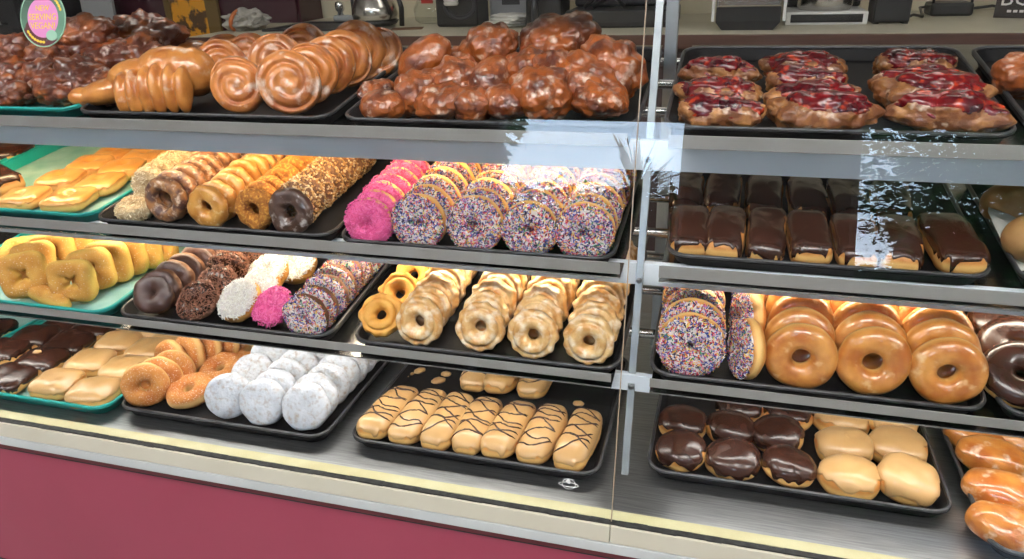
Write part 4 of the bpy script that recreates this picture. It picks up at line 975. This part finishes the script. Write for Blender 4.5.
# old-fashioned
g = 'plain orange old-fashioned rings'
for xv, lb in (((-0.240, 0.055), 'frontmost plain orange old-fashioned ring leaning back at the tray corner'), ((-0.235, 0.125), 'second plain orange old-fashioned ring from the front at the tray edge'), ((-0.233, 0.189), 'third plain orange old-fashioned ring from the front at the tray edge')):
    stand('plain_old_fashioned', 'old_fashioned_donut', 3, xv, lb, g, 46, 8, sc_=1.02)
g = 'glazed old-fashioned rings on the third shelf'
for fx, dx, w_ in (((-0.163, 0.042), .0, 'row beside the plain orange rings'), ((-0.057, 0.035), 0., 'second row past the plain orange rings'), ((0.033, 0.028), 0., 'third row past the plain orange rings'), ((0.124, 0.033), .0, 'row beside the glass joint')):
    row('old_fashioned', 'old_fashioned_donut', 3, fx, 8, .0385, 'glazed old-fashioned ring', w_, g, dx=dx, lean=18, yaw=2, jit=5)
# large rings right of the joint
g = 'large sprinkled rings on the third shelf'
row('big_sprinkle_ring', 'sprinkle_donut', 3, (0.280, 0.027), 6, .0375, 'large sprinkled ring', 'row closest to the glass joint', g, dx=-.002, lean=16)
for xv, lb in (((0.361, 0.042), 'sprinkled ring standing edge-on beside the first glazed ring'), ((0.361, 0.135), 'sprinkled ring standing edge-on second from the front'), ((0.364, 0.218), 'sprinkled ring standing edge-on third from the front')):
    stand('big_sprinkle_ring', 'sprinkle_donut', 3, xv, lb, g, 8, -72, sc_=.92)
g = 'large glazed rings on the third shelf'
for fx, w_, n_, p_ in (((0.436, 0.032), 'row beside the edge-on sprinkled rings', 7, .0420), ((0.532, 0.034), 'middle glazed row under the long johns', 7, .043), ((0.626, 0.032), 'glazed row beside the chocolate rings', 7, .0405)):
    row('glazed_ring', 'glazed_donut', 3, fx, n_, p_, 'large glazed ring', w_, g, lean=15, jit=3, sc_=.98)
g = 'chocolate iced rings at the third shelf end'
for xv, lb in (((0.726, 0.051), 'frontmost chocolate iced ring beside the large glazed rings'), ((0.735, 0.136), 'second chocolate iced ring from the front at the third shelf end'), ((0.739, 0.205), 'third chocolate iced ring from the front at the third shelf end'), ((0.750, 0.264), 'fourth chocolate iced ring from the front under the shelf edge')):
    stand('choc_raised_ring', 'chocolate_donut', 3, xv, lb, g, 62, -8, sc_=1.0)

# ================================================================== DECK
g = 'sugared ring donuts on the deck'
for xv, ln, yw, lb in (((-0.760, 0.034), 10, 34, 'frontmost sugared ring standing beside the teal tray'), ((-0.749, 0.065), 12, 34, 'second sugared ring from the front standing beside the teal tray'), ((-0.741, 0.092), 14, 34, 'third sugared ring from the front standing beside the teal tray')):
    stand('sugar_ring', 'sugared_donut', 4, xv, lb, g, ln, yw, sc_=1.02)
x0, v0 = (-0.769, 0.124)
for i in range(4):
    stand('sugar_ring', 'sugared_donut', 4, (x0 + .019 * i, v0 + .034 * i), ('first', 'second', 'third', 'fourth')[i] + ' sugared ring leaning in the rear rank beside the maple squares', g, 16, -22, sc_=1.06)
for xv, lb, s_ in (((-0.685, 0.068), 'sugared ring lying flat before the powdered rounds', 1.02), ((-0.669, 0.150), 'sugared ring lying flat behind the first flat one', 1.06), ((-0.657, 0.238), 'sugared ring lying flat furthest under the shelf edge', 1.06)):
    lie('sugar_ring', 'sugared_donut', 4, xv, lb, g, tip=14, sc_=s_)
g = 'powdered round donuts on the deck'
stand('powdered_round', 'powdered_donut', 4, (-0.568, 0.031), 'powdered round standing in front beside the flat sugared ring', g, 16, 18)
stand('powdered_round', 'powdered_donut', 4, (-0.577, 0.130), 'powdered round tipped back behind the first standing one', g, 52, 5)
stand('powdered_round', 'powdered_donut', 4, (-0.575, 0.193), 'powdered round leaning third in the rank beside the sugared rings', g, 34, 10)
row('powdered_round', 'powdered_donut', 4, (-0.492, 0.030), 7, .0415, 'powdered round', 'middle powdered row', g, dx=.001, lean=20, yaw=10, jit=4)
row('powdered_round', 'powdered_donut', 4, (-0.402, 0.022), 8, .0415, 'powdered round', 'powdered row beside the eclairs', g, dx=.0005, lean=20, yaw=8, jit=4)
# squares on teal
g = 'maple iced squares on the deck'
for xv, lb in (((-0.979, 0.032), 'maple square in front beside the chocolate squares'), ((-0.876, 0.022), 'maple square in the front corner beside the standing sugared rings'), ((-0.979, 0.120), 'maple square second from the front beside the chocolate squares'), ((-0.879, 0.111), 'maple square second from the front along the tray edge'),
               ((-0.980, 0.209), 'maple square third from the front beside the chocolate squares'), ((-0.886, 0.192), 'maple square third from the front along the tray edge'), ((-0.955, 0.274), 'maple square fourth from the front under the shelf edge'), ((-0.873, 0.261), 'maple square fourth from the front at the far tray edge')):
    lie('maple_pillow', 'maple_square', 4, xv, lb, g, yaw=6 + rng.uniform(-4, 4), tip=2, sc_=1.03)
g = 'chocolate iced squares on the deck'
for xv, lb in (((-1.103, 0.027), 'chocolate square at the front of the teal tray'), ((-1.095, 0.103), 'chocolate square with a pale icing chip second from the front'), ((-1.215, 0.115), 'chocolate square beside the teal tray wall at the cut edge'), ((-1.098, 0.183), 'chocolate square third from the front beside the maple squares'),
               ((-1.203, 0.189), 'chocolate square third from the front by the teal wall'), ((-1.093, 0.259), 'chocolate square fourth from the front under the shelf edge'), ((-1.186, 0.260), 'chocolate square deepest by the teal wall')):
    lie('choc_pillow', 'chocolate_square', 4, xv, lb, g, yaw=6 + rng.uniform(-4, 4), tip=2, sc_=1.04)
lie('choc_pillow', 'chocolate_square', 4, (-1.346, 0.199), 'chocolate square in the neighbouring teal tray at the case end', None, yaw=5)
for xv in ((-1.102, 0.105),):
    spawn('icing_drop', 'icing_chip', SM(4, xv[0], xv[1], .0225), 'white chip of icing on a chocolate square', 'icing chip')['label'] = 'small pale icing chip sitting on a chocolate square'
# eclairs
g = 'maple eclairs with chocolate drizzle'
EC = (((-0.263, 0.032), (-0.257, 0.170)), ((-0.205, 0.031), (-0.197, 0.158)), ((-0.146, 0.026), (-0.139, 0.154)), ((-0.089, 0.025), (-0.080, 0.153)), ((-0.028, 0.025), (-0.023, 0.156)), ((0.032, 0.025), (0.038, 0.157)), ((0.094, 0.029), (0.106, 0.153)))
for i, (a_, z_) in enumerate(EC):
    x0, v0 = a_; x1, v1 = z_; yw = math.degrees(math.atan2(-(x1 - x0), v1 - v0))
    lie('eclair', 'maple_eclair', 4, (x0 + (x1 - x0) * .47, .010 + .080), ('first', 'second', 'third', 'fourth', 'fifth', 'sixth', 'last')[i] + ' maple eclair counted from the powdered rounds in the front row', g, yaw=yw, cat='eclair', sc_=.985)
for i, xv in enumerate(((-0.140, 0.220), (-0.085, 0.221), (-0.022, 0.220))):
    lie('eclair', 'maple_eclair', 4, (xv[0], xv[1] + .062), ('first', 'second', 'third')[i] + ' maple eclair of the rear row, counted from the powdered rounds', g, yaw=(-2, 0, 3)[i], cat='eclair', sc_=.985)
g = 'drops of maple icing on the eclair tray'
for xv, yw, s_ in (((-0.299, 0.247), 10, .8), ((-0.289, 0.261), 60, .6), ((-0.279, 0.276), 50, 1.3), ((-0.225, 0.248), 30, 1.5), ((-0.219, 0.277), -20, 1.2), ((0.071, 0.230), 0, 1.1)):
    o = spawn('icing_drop', 'icing_drop', SM(4, xv[0], xv[1], -.0172) @ RZ(yw) @ Matrix.Scale(s_, 4), 'stray drop of maple icing on the black eclair tray', 'icing drop', g)
# chocolate and maple rounds
g = 'chocolate iced rounds on the deck'
for xv, yw, tp, sd, lb in (((0.275, 0.094), -20, 10, 14, 'chocolate round in the front corner by the glass joint'), ((0.358, 0.090), -10, 8, 8, 'chocolate round second in the front row'), ((0.446, 0.094), 10, 0, -10, 'chocolate round third in the front row with its pale side showing'),
                       ((0.272, 0.179), 10, 6, 0, 'chocolate round second from the front by the glass joint'), ((0.354, 0.180), -15, 4, 0, 'chocolate round in the second row behind the second front one'), ((0.431, 0.175), -30, 6, 14, 'chocolate round in the second row with orange dough at one side'),
                       ((0.369, 0.251), 0, 0, 0, 'chocolate round in the third row under the shelf edge'), ((0.454, 0.250), 0, -6, 0, 'chocolate round in the third row showing orange dough')):
    lie('choc_round', 'chocolate_round', 4, xv, lb, g, yaw=yw, tip=tp, side=sd, sc_=.94, lift=0)
g = 'maple iced rounds on the deck'
for xv, yw, tp, sd, lb in (((0.537, 0.090), -8, 6, 4, 'maple round in the front row beside the chocolate rounds'), ((0.621, 0.098), -10, 16, -10, 'maple round in the front corner of the tray'), ((0.539, 0.172), 0, 0, 6, 'maple round second from the front beside the chocolate rounds'),
                       ((0.621, 0.186), -6, 6, 0, 'maple round second from the front by the tray edge'), ((0.543, 0.249), 0, 0, 0, 'maple round third from the front under the shelf edge'), ((0.619, 0.260), 0, -12, -12, 'maple round third from the front showing orange dough')):
    lie('maple_round', 'maple_round', 4, xv, lb, g, yaw=yw, tip=tp, side=sd, sc_=.96, lift=0)
g = 'glazed filled donuts on the deck'
for xv, yw, lb in (((0.741, 0.019), -22, 'frontmost glazed filled donut at the tray front'), ((0.757, 0.104), -18, 'second glazed filled donut from the front'), ((0.766, 0.193), -15, 'third glazed filled donut from the front'), ((0.762, 0.251), -10, 'fourth glazed filled donut from the front'), ((0.827, 0.252), -20, 'glazed filled donut beside the fourth, at the tray middle'), ((0.759, 0.308), -10, 'glazed filled donut deepest under the shelf edge')):
    lie('filled_glazed', 'filled_donut', 4, xv, lb, g, yaw=yw, tip=4, side=-4, sc_=.94)

# ================================================================== TOP SHELF
g = 'cherry danishes on the top shelf'
for xv, yw, lb, s_ in (((0.294, 0.038), -4, 'frontmost cherry danish in the row by the glass joint', 1.), ((0.286, 0.132), -3, 'second cherry danish from the front in the row by the glass joint', .94), ((0.289, 0.225), -3, 'third cherry danish from the front in the row by the glass joint', .94),
                       ((0.429, 0.039), -5, 'frontmost cherry danish in the middle row', 1.05), ((0.422, 0.105), -5, 'second cherry danish from the front in the middle row', 1.02), ((0.417, 0.181), -5, 'third cherry danish from the front in the middle row', .96), ((0.417, 0.264), -3, 'last cherry danish at the back of the middle row', .96),
                       ((0.595, 0.043), -8, 'frontmost cherry danish in the row by the tray end', 1.1), ((0.583, 0.123), -4, 'second cherry danish from the front in the row by the tray end', 1.08), ((0.576, 0.179), -4, 'third cherry danish from the front in the row by the tray end', 1.0), ((0.585, 0.269), -3, 'last cherry danish at the back of the row by the tray end', .96)):
    lie('danish', 'cherry_danish', 1, xv, lb, g, yaw=yw, cat='danish', sc_=s_)
def blobs(kind, name, s, L_, g, cat):
    for xv, h, yw, tp, sd, s_, lb in L_:
        kd = kind if not lb.startswith('smooth') else 'smooth_fritter'; vr = used.get(kd, 0) % len(KIND[kd]); Q = RZ(yw) @ RX(tp) @ RY(-sd) @ Matrix.Scale(s_, 4)
        spawn(kd, name, SM(s, xv[0], xv[1], max(h, -.0192 - low(kd, vr, Q))) @ Q, lb, cat, g, vr)
blobs('fritter', 'fritter', 1, (
    ((-0.244, 0.036), .010, 0, 5, 0, .80, 'smooth small fritter in the front corner nearest the cinnamon rolls'), ((-0.286, 0.113), .008, 40, 10, 0, .66, 'small knobbly fritter behind the front corner one'),
    ((-0.203, 0.072), .020, 70, 30, 40, .90, 'fritter standing on end behind the front corner pair'), ((-0.144, 0.047), .008, -10, 10, 0, .92, 'low fritter third along the tray front'), ((-0.172, 0.094), .030, 20, 20, 10, .7, 'small fritter tucked above the low front one'),
    ((-0.141, 0.110), .030, 60, 40, 20, .95, 'fritter tilted up in the middle of the heap'), ((-0.091, 0.051), .006, 30, 0, 0, .85, 'dark fritter low in the gap of the tray front'), ((-0.080, 0.117), .030, 80, 20, 20, .92, 'smooth rounded fritter above the middle of the tray front'),
    ((-0.039, 0.065), .010, 10, 10, -10, .84, 'smooth small fritter at the middle of the tray front'), ((-0.214, 0.162), .046, 25, 10, 34, 1.08, 'smooth large fritter tilted up at the back beside the cinnamon rolls'), ((-0.146, 0.209), .03, 0, 0, 0, .9, 'fritter behind the middle of the heap'),
    ((-0.111, 0.217), .056, 15, 15, 20, 1.1, 'fritter with a dark split on top at the back'), ((-0.033, 0.158), .036, -40, 20, 20, .95, 'fritter leaning below the topmost large one'), ((0.009, 0.238), .060, 5, 10, 12, 1.32, 'topmost large brown fritter at the back of the heap'),
    ((0.018, 0.078), .018, -35, 25, -18, 1.1, 'long fritter sloping down at the tray front'), ((0.038, 0.125), .032, -30, 25, -22, 1.0, 'fritter sloping behind the long front one'), ((0.087, 0.118), .020, -40, 25, -30, 1.15, 'fritter sloping down toward the glass joint'),
    ((0.114, 0.161), .036, -60, 40, -30, 1.25, 'large fritter propped upright at the tray end'), ((0.109, 0.080), .006, -20, 0, -10, .9, 'low fritter in the corner by the glass joint')), 'glazed fritters heaped on the black tray', 'fritter')
blobs('dark_fritter', 'dark_fritter', 1, (
    ((-1.052, 0.051), .006, 0, 8, 0, .9, 'dark fritter lying at the front of the teal tray edge'), ((-1.025, 0.100), .016, 20, 20, 20, 1.0, 'dark fritter tilted in the front of the teal tray'), ((-0.944, 0.079), .012, -20, 15, 0, .95, 'dark fritter low in the front of the pile below the sticker'),
    ((-0.895, 0.098), .018, 10, 10, -20, 1.0, 'dark fritter at the front near the bear claw'), ((-1.122, 0.162), .055, 10, 10, 10, 1.12, 'orange-brown fritter on top of the pile beside the sticker'), ((-1.034, 0.158), .050, -10, 10, 0, 1.0, 'fritter under the sticker on the pile'),
    ((-0.979, 0.212), .075, 0, 10, 10, 1.22, 'topmost large fritter behind the sticker'), ((-0.903, 0.166), .036, 30, 20, 10, 1.05, 'dark fritter with white glaze drips in the middle of the pile'), ((-0.874, 0.199), .030, 60, 30, 30, 1.05, 'fritter with an orange side behind the bear claw'),
    ((-0.885, 0.286), .050, 0, 5, -8, 1.35, 'long very dark fritter at the back of the pile'), ((-0.838, 0.095), .008, 0, 0, 0, .9, 'dark fritter low behind the arm of the bear claw'), ((-1.088, 0.104), .03, 0, 0, 0, 1.1, 'dark fritter in the shaded middle of the pile')), 'dark fritters piled on the teal tray', 'fritter')
xv = (-0.732, 0.071)
o = spawn('bear_claw', 'bear_claw', SM(1, xv[0], xv[1] + .020, .022) @ RZ(12) @ Matrix.Scale(1.08, 4), 'long bear claw pastry with six curled toes at the tray front', 'bear claw')
g = 'cinnamon rolls on the top shelf'
for xv, ln, yw, s_, lb in (((-0.425, 0.053), 22, 24, 1.04, 'frontmost cinnamon roll of the row by the tray edge'), ((-0.414, 0.111), 20, 30, 1.02, 'second cinnamon roll from the front by the tray edge'), ((-0.405, 0.163), 18, 30, 1.0, 'third cinnamon roll from the front by the tray edge'), ((-0.392, 0.204), 16, 30, 1.02, 'fourth cinnamon roll from the front by the tray edge'), ((-0.381, 0.242), 14, 30, 1.06, 'fifth cinnamon roll, clearly arched, at the tray edge back'),
                           ((-0.527, 0.050), 26, 26, .95, 'cinnamon roll in front between the bear claw and the edge row'), ((-0.530, 0.197), 24, 28, 1.0, 'cinnamon roll behind the gap between the two front ones'), ((-0.509, 0.261), 20, 30, 1.0, 'cinnamon roll at the back before the sink'),
                           ((-0.612, 0.228), 24, 24, .9, 'cinnamon roll at the back with a plain orange dome'), ((-0.641, 0.177), 20, 40, .95, 'cinnamon roll behind the bear claw'), ((-0.684, 0.254), 20, 40, .85, 'cinnamon roll furthest behind the bear claw'), ((-0.349, 0.269), 30, 20, .9, 'dark cinnamon roll in the far corner of the tray')):
    stand('cinnamon_roll', 'cinnamon_roll', 1, xv, lb, g, ln, yw, cat='cinnamon roll', sc_=s_)
lie('long_roll', 'long_roll', 1, (-0.805, 0.300), 'long glazed roll lying behind the bear claw', None, yaw=-6, cat='roll')
lie('fritter', 'fritter', 1, (0.721, 0.198), 'brown fritter at the edge of the tray beside the danishes', None, yaw=30, cat='fritter')
